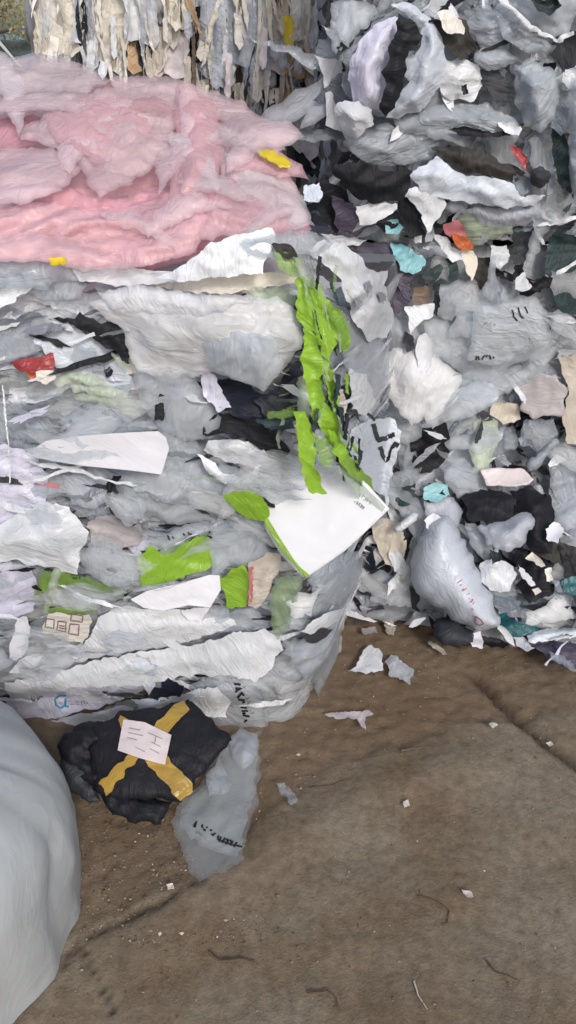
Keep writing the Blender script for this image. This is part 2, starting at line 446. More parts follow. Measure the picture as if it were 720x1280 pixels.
def filler(parent, s, f, xr, zr, n, keep, mix, lw, ang, seed, nrm=(0, -1, 0), L=(-.02, .012), fr=16, an=3, amp=.010):
    r = random.Random(seed); items = []
    g = surf(s)
    names = [m for m, w in mix]; ws = [w for m, w in mix]
    for i in range(n):
        cx = r.uniform(*xr); cz = r.uniform(*zr)
        a = R(r.gauss(ang[0], ang[1])); l = r.uniform(*lw[0])*(1 if r.random() > .25 else 1.6); w = r.uniform(*lw[1])
        k = r.randint(9, 15); poly = []
        for j in range(k):
            th = 2*math.pi*j/k+r.uniform(-.25, .25); q = r.uniform(.5, 1.12)
            ux, uz = math.cos(th)*l/2*q, math.sin(th)*w/2*q
            poly.append((cx+ux*math.cos(a)-uz*math.sin(a), cz+ux*math.sin(a)+uz*math.cos(a)))
        zmin = min(p[1] for p in poly); zl = zr[0]
        if zmin < zl+.004: poly = [(p[0], max(p[1], zl+.004+r.random()*.004)) for p in poly]
        mp = lambda q: np.stack([q[:, 0], f(q[:, 0], q[:, 1]), q[:, 1]], 1)
        sh = sheet('film_scrap', None, poly, s=s, px=False, map=mp, sp=max(.0115, w/8), rag=.003, L=r.uniform(*L), tilt=r.uniform(-.015, .035),
                   tx=r.uniform(-.02, .02), amp=amp*r.uniform(.6, 1.5), fr=fr*r.uniform(.7, 1.4), an=an, ang=math.degrees(a)+r.gauss(0, 12), lift=.012, nrm=nrm, build=False)
        items.append((l*w, sh.VF, r.choices(names, ws)[0]))
    items.sort(key=lambda q: -q[0])
    for _, (V, F, g_), m in items[:keep]: setattr_(mesh('film_scrap', V, F, m, parent), g_)
    rest = items[keep:]
    if rest:
        ms = sorted(set(q[2] for q in rest)); V = []; F = []; MI = []; c = 0; G_ = []
        for _, (v, ff, g_), m in rest:
            V.append(v); G_.append(g_); F += [tuple(i+c for i in x) for x in ff]; MI += [ms.index(m)]*len(ff); c += len(v)
        o = mesh('small_film_scraps', np.vstack(V), F, ms, parent, midx=MI); setattr_(o, np.concatenate(G_)); o['kind'] = 'stuff'

PAL_N = [(.42, .44, .48), (.07, .07, .08), (.46, .48, .5), (.2, .21, .24), (.55, .56, .6), (.1, .1, .12), (.38, .4, .38), (.28, .29, .33)]
PAL_R = [(.40, .42, .46), (.03, .03, .04), (.42, .44, .48), (.10, .11, .13), (.42, .44, .48), (.045, .045, .06), (.2, .21, .24), (.12, .12, .14)]
PAL_B = [(.5, .48, .44), (.16, .13, .11), (.5, .48, .46), (.36, .30, .23), (.45, .47, .5), (.25, .23, .22), (.5, .45, .37), (.3, .32, .36)]
mixN = [('milky', 5), ('cloud', 4), ('clear2', 4), ('grey', 5), ('white', 3), ('white2', 4), ('lav', 1.2), ('char', .8), ('black', .7), ('palegr', .5), ('grey2', 2), ('creamw', .8), ('blueish', 1.2)]
mixR = [('milky', 3), ('clear2', 4), ('grey', 5), ('grey2', 6), ('white2', 2), ('blueish', 2), ('slate', 2.6), ('char', 3), ('black', 3.4), ('purple', 1), ('white', 1.2), ('mauve', 1), ('dgreen', .6), ('beige', .6)]
mixB = [('creamw', 7), ('cream', 5), ('beige', 2), ('white2', 4), ('blueish', 2), ('grey', 1.5), ('white', 5), ('tan', .8), ('char', .4), ('pinkw', 1.5)]
f_n = lambda x, z: np.minimum(fN(x, z), fR(x, z)-.03)
f_b = lambda x, z: 3.05+.06*lump(x, 0*x, z, 5.5, 2.5)

nb = empty('waste_bale', (-.7, 2.0, 0), 'near waist-high bale of pressed clear and white plastic film under the pink film heap', 'bale', 'bales of pressed plastic film')
bale_core('pressed_film', nb, fN, -1.75, .27, 0, 1.12, 2.2, core_mat('pressed_film_near', PAL_N, (5, 5, 38)), seed=1, amp=.03)
filler(nb, 'N', f_n, (-1.05, .22), (.02, 1.15), 560, 100, mixN, ((.10, .36), (.016, .065)), (0, 12), 1, an=5)
filler(nb, 'N', f_n, (-.95, .1), (.08, 1.08), 18, 18, [('clear', 3), ('clear2', 1), ('milky', 1)], ((.35, .6), (.12, .24)), (0, 14), 21, L=(-.01, .015), fr=9, an=4)
lb = empty('waste_bale', (.9, 2.7, 0), 'lower right bale of grey, clear and black film with rubbish at its foot', 'bale', 'bales of pressed plastic film')
bale_core('pressed_film', lb, fR, .0, 1.75, 0, 1.10, 3.0, core_mat('pressed_film_right', PAL_R, (11, 9, 15)), seed=2, amp=.035)
filler(lb, 'R', fR, (.1, 1.15), (.02, 1.1), 340, 100, mixR, ((.10, .32), (.035, .12)), (5, 45), 2, an=4)
filler(lb, 'R', fR, (.15, 1.1), (.1, 1.05), 26, 26, [('clear', 3), ('clear2', 2), ('milky', 1)], ((.3, .5), (.15, .3)), (5, 45), 22, L=(.0, .05), fr=10)
ub = empty('waste_bale', (.9, 2.7, 1.13), 'upper bale of grey plastic bags and black film, stacked at the top right', 'bale', 'bales of pressed plastic film')
bale_core('pressed_film', ub, fR, .13, 1.7, 1.12, 2.15, 3.0, core_mat('pressed_film_upper', PAL_R, (10, 9, 13)), seed=3, amp=.035)
filler(ub, 'R', fR, (.12, 1.15), (1.12, 2.1), 230, 100, mixR, ((.12, .36), (.04, .13)), (10, 45), 3, an=4)
filler(ub, 'R', fR, (.25, 1.1), (1.2, 1.9), 16, 16, [('clear', 3), ('clear2', 1), ('milky', 1)], ((.3, .5), (.15, .3)), (5, 45), 23, L=(-.01, .015), fr=10)
bb = empty('waste_bale', (-.3, 3.5, 1.1), 'upper back bale of cream and pale film sheets hanging in vertical strips', 'bale', 'bales of pressed plastic film')
bale_core('pressed_film', bb, f_b, -.85, .62, 1.32, 2.3, 4.0, core_mat('pressed_film_back', PAL_B, (30, 8, 4)), seed=4, amp=.035, horiz=False)
filler(bb, 'B', f_b, (-.80, .5), (1.34, 2.1), 300, 100, mixB, ((.15, .5), (.02, .07)), (88, 9), 4, an=7, fr=26, amp=.014)
b2 = empty('waste_bale', (-.3, 3.5, 0), 'lower back bale under the cream strips, mostly hidden by the pink film heap', 'bale', 'bales of pressed plastic film')
bale_core('pressed_film', b2, f_b, -.84, .6, 0, 1.28, 4.0, core_mat('pressed_film_back_low', PAL_B, (26, 8, 5)), seed=5, amp=.035, horiz=False)
filler(b2, 'B', f_b, (-.3, .45), (.9, 1.3), 70, 70, mixB, ((.10, .3), (.02, .07)), (88, 12), 5, an=5, fr=18)
RIB = [('white', 3), ('milky', 3), ('grey', 2), ('char', 2.4), ('black', 2.4), ('lav', .8), ('palegr', .4), ('grey2', 2), ('white2', 2), ('red', .05), ('slate', .8)]
filler(nb, 'N', f_n, (-1.0, .18), (.03, 1.14), 330, 0, RIB, ((.04, .20), (.005, .018)), (2, 16), 31, L=(.02, .065), an=4)
filler(lb, 'R', fR, (.14, 1.1), (.04, 1.1), 170, 0, RIB, ((.03, .13), (.008, .035)), (10, 50), 32, L=(.03, .10), an=3)
filler(ub, 'R', fR, (.14, 1.1), (1.13, 2.0), 190, 0, RIB, ((.03, .13), (.008, .030)), (20, 50), 33, L=(.03, .085), an=3)
VEIL = [('clear', 5), ('clear2', 2), ('milky', 2), ('cloud', 1)]
filler(nb, 'N', f_n, (-1.0, .16), (.05, 1.12), 75, 0, VEIL, ((.08, .24), (.03, .09)), (4, 22), 41, L=(.05, .105), an=3, amp=.008)
filler(lb, 'R', fR, (.14, 1.1), (.12, 1.1), 80, 0, VEIL, ((.08, .24), (.04, .11)), (30, 50), 42, L=(.05, .11), an=3, amp=.008)
filler(ub, 'R', fR, (.2, 1.1), (1.15, 1.95), 45, 0, VEIL, ((.08, .22), (.04, .10)), (30, 50), 43, L=(.04, .09), an=3, amp=.008)
filler(bb, 'B', f_b, (-.8, .45), (1.33, 2.0), 220, 0, [('creamw', 4), ('cream', 3), ('white2', 2), ('char', 1), ('brown', .8), ('tan', .8), ('blueish', 2), ('grey', 1)], ((.08, .35), (.008, .022)), (88, 9), 34, L=(.05, .11), an=5)
for z, zz in ((1.33, 'B'),):
    xs = np.linspace(-.86, .55, 60); P = []
    for k in range(6):
        a = 2*math.pi*k/6
        P.append(np.stack([xs, f_b(xs, 0*xs+z)-.045+.004*math.cos(a)+.01*np.sin(xs*17), z+.012*np.sin(xs*9)+.004*math.sin(a)-.03*xs], 1))
    V = np.vstack(P); F = [(k*60+i, k*60+i+1, ((k+1) % 6)*60+i+1, ((k+1) % 6)*60+i) for k in range(6) for i in range(59)]
    w = mesh('bale_wire', V, F, 'wire', bb)

# ------------------------------------------------------------------ the pieces one can tell apart
def pp(s):
    v = [float(a) for a in s.replace(',', ' ').split()]; return list(zip(v[::2], v[1::2]))
LAY = {'N': .020, 'R': .020, 'B': .02, 'P': .0, 'D': .0, 'G': .0, 'F': .0}
def S(name, mat, poly, label=None, cat='film sheet', **k):
    s = k.setdefault('s', 'N')
    if 'L' not in k: LAY[s] += .0008; k['L'] = LAY[s]
    return sheet(name, mat, pp(poly), label, cat, **k)
def sub(t, name, mat, poly, **k):
    """one part of a thing whose parent is an Empty"""
    s = k.setdefault('s', 'N')
    if 'L' not in k: LAY[s] += .0008; k['L'] = LAY[s]
    return sheet(name, mat, pp(poly), parent=t, **k)
def at(px, s): return tuple(hit([px], surf(s))[0])

# ---- cream strips of the upper back bale (parts of that bale)
BS = [(42, 60, -20, 70, 'beige'), (50, 78, -25, 74, 'creamw'), (70, 100, -30, 72, 'cream'), (92, 106, -25, 55, 'white2'), (102, 111, -20, 40, 'black'), (108, 118, -30, 66, 'blueish'),  # the black entry here paints the shade of a slit between strips
      (112, 140, -30, 82, 'creamw'), (130, 160, -30, 95, 'cream'), (136, 158, 40, 98, 'grey'), (150, 182, -25, 52, 'white'), (158, 176, 42, 92, 'tan'), (172, 190, 30, 90, 'black'),
      (176, 200, -20, 60, 'white2'), (186, 210, 30, 96, 'beige'), (180, 205, 62, 100, 'cream'), (205, 226, -30, 60, 'creamw'), (212, 240, -20, 40, 'cream'), (208, 236, 40, 100, 'pinkw'),
      (240, 254, 10, 80, 'black'), (228, 246, 30, 90, 'beige'), (248, 272, -30, 98, 'blueish'), (262, 285, -25, 90, 'bluew'), (272, 296, 0, 110, 'white2'), (285, 300, -30, 80, 'grey'),
      (292, 322, -30, 90, 'blueish'), (305, 318, 20, 105, 'grey2'), (315, 336, -20, 112, 'white2'), (322, 342, 30, 112, 'blueish'), (330, 348, -30, 70, 'creamw'), (338, 356, -10, 96, 'pinkw'),
      (345, 362, -30, 60, 'cream'), (352, 358, -25, 60, 'beige'), (355, 366, 20, 66, 'yellow'), (362, 385, -30, 50, 'creamw'), (360, 380, 45, 100, 'tan'), (374, 398, -20, 92, 'cream'),
      (380, 396, 60, 112, 'beige'), (392, 410, -30, 70, 'creamw'), (400, 424, -30, 62, 'white2'), (399, 414, 60, 108, 'black'), (414, 430, 30, 100, 'grey'),
      (230, 250, 92, 128, 'creamw'), (246, 262, 100, 140, 'cream'), (262, 276, 104, 138, 'tan'), (276, 290, 106, 142, 'grey2'), (286, 304, 104, 146, 'cream'), (300, 318, 106, 146, 'white2'),
      (316, 330, 108, 150, 'grey'), (326, 342, 110, 150, 'char'), (338, 352, 108, 160, 'creamw'), (350, 366, 112, 170, 'tan'), (362, 384, 108, 190, 'beige'), (376, 398, 112, 200, 'pinkw'), (394, 412, 104, 190, 'cream'), (408, 428, 100, 200, 'beige'), (355, 372, 118, 150, 'brown')]
for i, (x0, x1, y0, y1, mt) in enumerate(BS):
    w = x1-x0; r = random.Random(i); sl = r.uniform(-4, 4); j = lambda a: r.uniform(-a, a)
    P = [(x0+j(1)+sl, y0), (x1+j(1)+sl, y0+j(4)), (x1+j(2)+sl*.4, (y0+y1)/2), (x1+j(2), y1-w*.3+j(3)), (x0+w*r.uniform(.4, .8), y1+j(3)), (x0+j(2), y1-w*.4+j(3)), (x0+j(2)+sl*.4, (y0+y1)/2)]
    sheet('hanging_strip', mt, P, parent=bb if y0 < 90 else b2, s='B', L=.045+.0025*(i % 9), ang=90-sl, an=6, fr=20, amp=.014, tilt=.03, sp=4.5, rag=1, lift=.01)
sheet('hanging_strip', 'yellow', pp('355,18 365,20 367,44 365,68 358,64 355,44'), parent=bb, s='B', L=.13, ang=88, amp=.006, tilt=.01, sp=4, rag=.6)
rb_ = random.Random(77)
for i in range(36):
    x0 = rb_.uniform(40, 400); y0 = rb_.uniform(10, 80); w = rb_.uniform(5, 14); h = rb_.uniform(25, 60); y1 = min(y0+h, 100 if x0 < 225 else 150); sl = rb_.uniform(-4, 4)
    sheet('hanging_strip', rb_.choice(('creamw', 'cream', 'white', 'white2', 'beige', 'milky', 'blueish', 'pinkw')), [(x0, y0), (x0+w, y0+3), (x0+w+sl, y1-6), (x0+w*.5+sl, y1), (x0+sl-1, y1-8)], parent=bb if y0 < 88 else b2, s='B', L=rb_.uniform(.07, .12), ang=88, an=7, fr=26, amp=.012, tilt=.02, sp=4, rag=.8)
# grey-brown band between the cream strips and the bag pile
for i, (poly, mt) in enumerate([('415,5 440,0 455,20 440,60 425,75 415,60', 'milky'), ('418,60 440,40 466,18 470,22 450,42 432,62 422,75', 'dgreen'),
        ('400,105 420,100 440,120 432,160 410,190 398,160', 'beige'), ('382,120 400,115 410,150 405,200 390,215 378,180', 'cream'), ('412,150 430,160 440,180 420,200 405,210', 'palegr'),
        ('360,150 378,175 400,205 402,215 385,218 366,205 358,180', 'char'), ('367,185 385,208 398,213 390,222 370,212', 'black')]):
    sub(ub, 'film_scrap', mt, poly, s='R' if i < 2 else 'B', ang=80, L=.05+.004*i, sp=4)

# ---- pink film heap
ph = empty('pink_film_heap', (-.55, 2.1, 1.16), 'big billowing heap of translucent pink plastic film on top of the near bale', 'plastic film')
pk = dict(s='P', fr=10, an=4, amp=.017, sp=4.2, rag=.8, lift=.010)
def K(m, poly, **k):
    q = dict(pk); q.update(k); q['puff'] = q.get('puff', 0)*.7; q['fr'] = max(q['fr'], 8); return sub(ph, 'film_fold', m, poly, **q)
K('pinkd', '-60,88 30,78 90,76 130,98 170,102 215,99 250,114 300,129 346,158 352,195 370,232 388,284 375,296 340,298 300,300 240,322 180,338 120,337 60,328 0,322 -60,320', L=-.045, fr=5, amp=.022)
K('pinkg', '-60,84 0,78 30,70 62,68 100,82 128,94 140,104 110,118 50,116 0,122 -60,126', L=.01, puff=.03)
K('pinkg', '-40,116 30,112 90,110 122,112 90,128 50,146 0,150 -40,152', L=.0, puff=.02)
K('pinkp', '130,100 170,96 215,98 252,112 300,128 320,150 270,152 215,128 150,116', L=.015, puff=.03)
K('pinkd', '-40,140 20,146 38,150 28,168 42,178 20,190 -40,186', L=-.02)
K('pinkp', '24,168 52,150 90,126 150,108 196,110 216,122 222,150 214,184 190,214 160,236 124,252 113,234 98,208 84,194 50,184 26,178', L=.03, puff=.07, ang=-35, amp=.022)
K('pink', '58,150 100,128 150,124 186,136 190,168 160,200 122,214 90,190 66,174', L=.052, puff=.03, ang=-40)
K('pink', '222,108 246,112 268,132 280,172 277,214 262,246 236,262 214,258 214,222 220,186 218,150', L=.04, puff=.06, ang=80)
K('pinkp', '226,112 240,114 256,140 262,180 250,214 236,226 226,190 224,150', L=.062, puff=.02, ang=80)
K('pinkp', '276,142 312,144 344,156 360,178 357,195 330,192 300,184 276,172', L=.04, puff=.05, ang=-10)
K('pinkg', '272,172 306,180 340,200 362,224 378,250 392,286 360,290 330,270 300,246 276,226', L=.03, puff=.04, ang=-40)
K('pink', '240,250 262,228 282,222 318,250 350,272 372,292 330,300 280,300 240,306', L=.035, puff=.04, ang=-20)
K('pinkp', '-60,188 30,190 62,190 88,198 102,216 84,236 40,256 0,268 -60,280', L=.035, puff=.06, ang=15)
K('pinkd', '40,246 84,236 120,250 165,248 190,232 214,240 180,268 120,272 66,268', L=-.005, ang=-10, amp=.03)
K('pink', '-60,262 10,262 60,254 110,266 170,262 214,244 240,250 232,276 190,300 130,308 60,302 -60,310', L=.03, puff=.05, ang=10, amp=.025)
K('pink', '120,304 180,296 232,268 262,244 280,236 270,262 252,290 246,318 180,338 130,334', L=.045, puff=.03, ang=25, amp=.02)
K('pink', '-60,300 40,296 110,302 130,320 180,336 110,342 60,332 -60,330', L=.055, puff=.03, ang=5)
K('pinkp', '-50,226 0,220 60,230 80,246 40,262 -50,262', L=.065, puff=.02, ang=20)
rf = random.Random(19)
for i in range(15):
    x = rf.uniform(-10, 350); y = rf.uniform(95, 310)
    if x > 230 and y < 130+(x-230)*.35: y += 60
    l = rf.uniform(80, 150); w_ = rf.uniform(22, 44); a = R(rf.choice((-38, 12, 75, -10, 30))+rf.gauss(0, 14)); P_ = []
    for j in range(9):
        th_ = 2*math.pi*j/9; q_ = rf.uniform(.7, 1.1); u_, v_ = math.cos(th_)*l/2*q_, math.sin(th_)*w_/2*q_+math.cos(th_)**2*w_*.5
        P_.append((x+u_*math.cos(a)-v_*math.sin(a), min(332, y+u_*math.sin(a)+v_*math.cos(a))))
    K(rf.choice(('pinkp', 'pinkp', 'pink', 'pinkg')), ' '.join('%.1f,%.1f' % p_ for p_ in P_), L=.055+rf.uniform(-.01, .02), puff=.02, sp=4.5, ang=-math.degrees(a), amp=.012, fr=10)
for i, (q_, m_) in enumerate([('-30,326 40,322 110,334 130,346 60,352 0,350 -30,352', 'milky'), ('90,334 160,332 220,340 230,352 150,356 100,350', 'white2'), ('-30,340 30,336 70,346 60,360 0,362 -30,364', 'grey'), ('300,300 340,292 392,288 420,300 400,316 350,322 310,320', 'milky')]):
    sub(nb, 'film_ledge', m_, q_, s='N', L=.03+.01*i, tilt=.02)
S('yellow_tape', 'yellow', '320,192 340,196 362,210 363,221 350,219 336,210 324,202', 'bright yellow strip of tape lying on the right edge of the pink film', 'tape', s='P', L=.09, thick=.002)
S('pale_strip', 'pinkg', '274,168 290,172 324,192 326,203 300,190 276,180', 'pale translucent strip running up the pink film to the yellow tape', 'film strip', s='P', L=.085)
S('yellow_scrap', 'yellow', '62,330 80,327 86,331 84,336 66,337', 'small yellow scrap peeping out under the front of the pink film', 'film scrap', s='P', L=.10, sp=3)

# ---- near bale, top courses
S('film_sheet', 'cream', '200,352 230,342 300,340 372,338 374,352 330,360 280,366 220,362', 'cream layered film edge at the top of the near bale, left of the green film', L=.03)
S('film_sheet', 'palegr', '300,362 330,358 368,358 372,374 366,388 336,392 318,378', 'pale greenish folded film just left of the top of the green strips', L=.035)
S('film_sheet', 'white', '196,346 236,328 262,304 296,292 340,284 343,298 336,316 328,340 290,342 240,350', 'bright white sheet sticking out from under the pink film, left of the green film top', L=.055, tilt=.03, puff=.01)
S('film_sheet', 'milky', '110,344 170,342 220,352 260,364 240,374 180,366 120,362', 'thin milky film along the lower edge of the pink heap', L=.03)
S('film_sheet', 'cream', '150,340 196,344 218,354 216,360 170,352', 'small cream fold under the pink film', L=.04, sp=4)
S('film_sheet', 'white', '-30,372 0,362 20,345 44,338 48,346 36,362 10,382 -30,398', 'white film tongue at the top left edge of the near bale', L=.04, ang=40)
S('film_sheet', 'grey', '40,342 80,340 110,352 100,372 60,376 36,364', 'crumpled light grey film with dark creases at the top left of the near bale', L=.03)
S('film_sheet', 'grey2', '-30,402 20,398 52,388 62,396 30,416 -30,428', 'grey fold darkening towards the left edge, above the red printed scrap', L=.03, tilt=-.02)
S('film_sheet', 'milky', '0,420 20,414 60,400 66,412 46,440 20,450 0,452 -30,450', 'milky film on the left edge just above the red printed scrap', L=.032, ang=30)
S('film_sheet', 'bluew', '48,404 100,412 140,436 166,470 158,494 110,480 62,450 44,424', 'white sheet with a small grey square print, under the black bag strip', L=.034, amp=.006)
sq = S('film_sheet', 'milky', '92,430 120,436 140,458 132,470 104,462 88,446', 'pale square-printed corner of film beside a small black scrap', L=.042, amp=.004)
strokes(sq, 'print', 'inkg', [pp('114,449 129,450 132,463 117,463 114,449'), pp('119,454 127,455'), pp('120,459 127,459')], 1.6)
S('film_scrap', 'black', '130,461 137,457 142,462 140,467 134,470', 'tiny black square scrap beside the grey square print', 'film scrap', L=.05, sp=3, amp=.003)
S('black_bag', 'black', '60,397 80,397 94,398 100,390 110,394 125,402 142,402 156,408 164,430 162,454 150,444 134,434 106,412 80,402', 'torn strip of shiny black bag on the upper left of the near bale', 'plastic bag', L=.05, puff=.015)
S('film_scrap', 'palegr', '140,440 150,444 160,456 158,462 146,452', 'small yellow-green scrap under the tip of the black bag strip', 'film scrap', L=.054, sp=3)
S('film_billow', 'cloud', '112,378 150,366 200,362 250,366 300,366 346,372 374,388 378,420 366,448 345,470 330,486 318,480 300,472 270,464 235,468 200,468 170,462 160,436 150,408', 'large cloudy white billow of film across the upper middle of the near bale', L=.075, puff=.055, amp=.014, fr=8, ang=-8)
S('film_sheet', 'cloud', '120,362 180,352 240,364 300,372 260,392 190,388 140,384', 'thin white fold lying on the upper edge of the big white billow', L=.10, puff=.02)
S('film_sheet', 'milky', '256,420 300,410 344,420 352,452 332,484 306,474 280,462 262,448', 'hanging lower lobe of the big white billow, left of the green strips', L=.115, puff=.02, ang=70)
S('film_sheet', 'milky', '168,458 200,464 244,468 262,500 280,520 268,545 222,548 196,528 176,498', 'pale grey-green translucent film hanging below the white billow', L=.055, puff=.02, ang=60)
S('film_sheet', 'lav', '249,460 264,460 278,480 292,507 276,512 258,494', 'narrow lavender-blue fold beside the dark hollow below the white billow', L=.065, amp=.006)
S('black_film', 'navy', '264,470 300,472 330,492 345,484 356,462 374,448 376,490 352,516 330,525 300,520 280,508', 'dark navy film in the hollow left of the green strips', L=.05)
S('black_film', 'black', '256,530 276,512 300,516 330,530 352,545 362,560 350,572 330,562 312,545 270,541 254,542', 'wrinkled black film tatter just below the navy film', L=.06, ang=-20)
S('black_film', 'char', '318,498 346,488 372,470 376,520 340,526', 'charcoal film flap touching the left side of the green strips', L=.055)
S('film_sheet', 'grey2', '320,552 345,545 370,552 372,575 352,582 330,572', 'grey crumpled film over the white panel top', L=.05)
S('film_sheet', 'white2', '262,546 300,546 330,560 345,575 330,585 300,575 270,570 254,560', 'pale grey film bulge below the black tatter', L=.062, puff=.015)
S('film_band', 'white', '246,564 262,570 280,586 305,592 320,578 326,576 322,590 306,602 282,600 262,588', 'curled white band shaped like a hook, above the green leaf-shaped scrap', 'film strip', L=.085, puff=.01, sp=4)
S('red_scrap', 'red', '15,450 40,446 66,441 70,452 68,462 52,460 38,466 20,458', 'dark red printed scrap on the left side of the near bale', 'film scrap', L=.055, sp=4, puff=.01)
S('orange_scrap', 'orange', '34,462 52,456 64,460 68,472 56,476 42,474', 'orange and cream printed scrap hanging under the dark red one', 'film scrap', L=.06, sp=4)
S('cream_scrap', 'creamw', '46,462 66,458 72,470 60,478 48,474', 'cream corner beside the orange scrap', 'film scrap', L=.066, sp=4)
for i, (p, m) in enumerate([('66,474 92,460 120,466 140,478 118,480 92,476 74,482', 'palegr'), ('88,478 120,478 152,486 176,500 178,508 150,500 118,490 92,488', 'palegr'),
                            ('92,490 130,490 166,506 178,516 168,520 130,504 96,498', 'palegr'), ('100,500 130,504 160,518 168,526 140,518 106,510', 'milky')]):
    S('pleated_film', m, p, ['pale green pleated film, topmost of the four pleats right of the red scrap', 'pale green pleated film, second of the four pleats', 'pale green pleated film, third of the four pleats, ending under the black tag',
      'milky lowest of the four pleats, right above the white paper panel'][i], 'film strip', group='pleats of pale green film', L=.05+.003*i, tilt=.025, puff=.01, sp=4, ang=-18, fr=26)
S('black_tag', 'black', '195,503 207,501 205,522 193,524', 'small black rectangular tag left of the milky film', 'tag', L=.075, sp=3, amp=.003, tilt=.005, thick=.003)
S('grey_card', 'milky', '198,526 232,528 231,588 206,590 200,560', 'translucent grey rectangle of film right of the white paper panel', L=.052, amp=.005)
S('paper_sheet', 'paper', '44,556 60,546 96,541 140,538 198,536 208,544 212,558 202,590 160,584 110,578 76,572 46,566', 'long flat white paper sheet across the left middle of the near bale', 'paper sheet', L=.105, amp=.004, rag=0, lift=.003, tilt=.02, fr=7)
S('film_sheet', 'grey', '0,505 30,500 60,520 80,540 50,550 20,546 0,552 -30,552 -30,510', 'grey loosely wrinkled film at the left edge above the lavender film', L=.03)
S('film_sheet', 'grey', '96,508 150,516 196,528 198,536 140,540 90,538 70,526', 'light grey film just above the white paper sheet', L=.045)
S('film_sheet', 'lav', '-30,560 10,552 44,566 62,590 60,640 30,652 -30,664', 'lavender-white film at the left edge of the near bale', L=.045, puff=.02)
pr = S('film_sheet', 'milky', '24,590 52,586 82,592 80,616 46,622 24,612', 'milky film piece with a dull red printed line', L=.055, amp=.006)
decal(pr, 'print', 'redline', pp('27,596 50,598 76,603 75,608 50,604 30,601'))
S('film_sheet', 'blueish', '80,592 120,582 148,590 142,618 122,634 90,628', 'blue-grey triangular film left of the dark crease', L=.05, amp=.006)
S('film_sheet', 'milky', '146,590 200,586 260,592 300,606 296,640 262,654 220,652 180,642 150,626', 'wide milky grey film in the middle of the near bale, above the green panels', L=.055, puff=.02)
S('film_sheet', 'milky', '218,544 250,552 270,590 262,610 232,596 222,570', 'milky film under the curled white band', L=.05)
S('film_strip', 'black', '138,596 150,590 153,597 144,602 139,612 141,622 152,640 172,650 168,654 148,646 136,624 134,610', 'thin black hooked ribbon crossing the milky film', 'ribbon', L=.075, sp=3, amp=.003)
S('film_bulge', 'white', '-30,668 0,655 24,640 50,630 84,630 104,646 115,662 106,682 98,700 98,714 70,706 40,700 -30,694', 'plump white film bulge at the left, above the dull green panel', L=.07, puff=.04)
S('film_sheet', 'mauve', '110,650 150,640 176,652 180,672 150,690 118,686', 'brownish grey film scrap between the white bulge and the bright green panel', L=.045)
S('film_sheet', 'milky', '120,668 150,674 170,700 166,726 140,728 110,712 100,696', 'clear greyish film over the top edge of the dull green panel', L=.075, amp=.008)
S('film_strip', 'palegr', '72,700 82,700 74,730 62,762 56,762 62,730', 'narrow pale strip hanging across the dull green panel', 'film strip', L=.085, sp=3)
g1 = S('green_film', 'green2', '48,712 75,706 100,716 130,728 160,738 150,746 124,752 124,762 90,768 60,762 44,742', 'dull green printed film panel, left one above the icon card', 'printed film', L=.066, amp=.005)
strokes(g1, 'print', 'ink', scrawl(92, 750, -8, 6, 9, 4)+[pp('60,756 110,748 152,740')], 1.6)
strokes(g1, 'print', 'ink', scrawl(94, 720, -6, 4, 3, 5)+scrawl(56, 736, 80, 4, 3, 6), 1.3)
g2 = S('green_film', 'green', '174,694 188,680 204,690 222,682 240,670 262,664 266,706 240,714 206,722 176,730', 'bright green printed film panel left of the big white card', 'printed film', L=.07, amp=.006)
decal(g2, 'print', 'greend', pp('190,678 206,690 220,686 240,668 250,664 240,660 206,668'), off=.003)
S('film_sheet', 'milky', '186,672 214,660 256,648 268,656 262,668 236,668 206,684', 'grey film strip with black worn lettering above the bright green panel', L=.082, amp=.004)
ls = S('film_strip', 'milky', '205,664 236,650 262,648 266,660 240,664 212,674', 'slim milky strip carrying a line of worn black letters', 'film strip', L=.088, amp=.003)
strokes(ls, 'print', 'ink', scrawl(209, 668, -16, 7, 7, 11), 2.2)
strokes(ls, 'print', 'ink', [pp('258,664 264,668'), pp('260,660 265,663')], 3)
S('white_strip', 'paper', '164,742 184,732 220,724 262,714 275,715 277,732 264,752 236,749 204,755 180,752', 'angular white strip right below the bright green panel', 'paper sheet', L=.10, amp=.003, rag=0, lift=.003, tilt=.03)
S('paper_scrap', 'paper', '226,757 246,754 263,754 252,770 234,768', 'small white corner under the angular white strip', 'paper scrap', L=.095, amp=.003, sp=4)
S('film_sheet', 'milky', '262,750 285,752 290,768 268,776 252,772', 'milky film tip right of the small white corner', L=.08, sp=4)
ic = S('icon_card', 'creamw', '55,778 60,762 84,760 112,764 118,772 106,798 80,792 57,786', 'cream film scrap printed with four brown square care icons', 'printed film', L=.09, amp=.003)
strokes(ic, 'print', 'inkm', [pp('60,768 70,769 69,780 58,778 60,768'), pp('75,771 85,772 84,784 73,782 75,771'), pp('90,774 101,775 100,788 88,786 90,774'), pp('92,762 106,764 105,772 91,770 92,762'), pp('76,776 83,777'), pp('76,779 83,780')], 1.6)
S('film_sheet', 'lav', '0,700 40,704 50,730 44,760 20,770 -30,772 -30,700', 'pale mauve-grey film at the left edge beside the dull green panel', L=.045)
S('film_scrap', 'paper', '24,768 34,766 40,782 32,812 22,820 12,816 16,794', 'upright white scrap left of the icon card', 'film scrap', L=.08, sp=4, amp=.005)
S('film_sheet', 'grey2', '38,776 56,782 90,800 60,816 36,812', 'darker grey film below the icon card', L=.04)
S('film_sheet', 'white', '104,802 116,786 128,764 150,752 200,756 240,756 290,768 296,778 262,788 226,800 170,808 120,818 60,830 14,836 24,818 70,806', 'broad white sheet spread beneath the icon card and green panels', L=.085, puff=.02, amp=.006, ang=12)
S('film_sheet', 'milky', '262,776 290,760 318,756 340,772 330,782 290,786', 'thin milky film below the bright yellow-green scrap', L=.07)
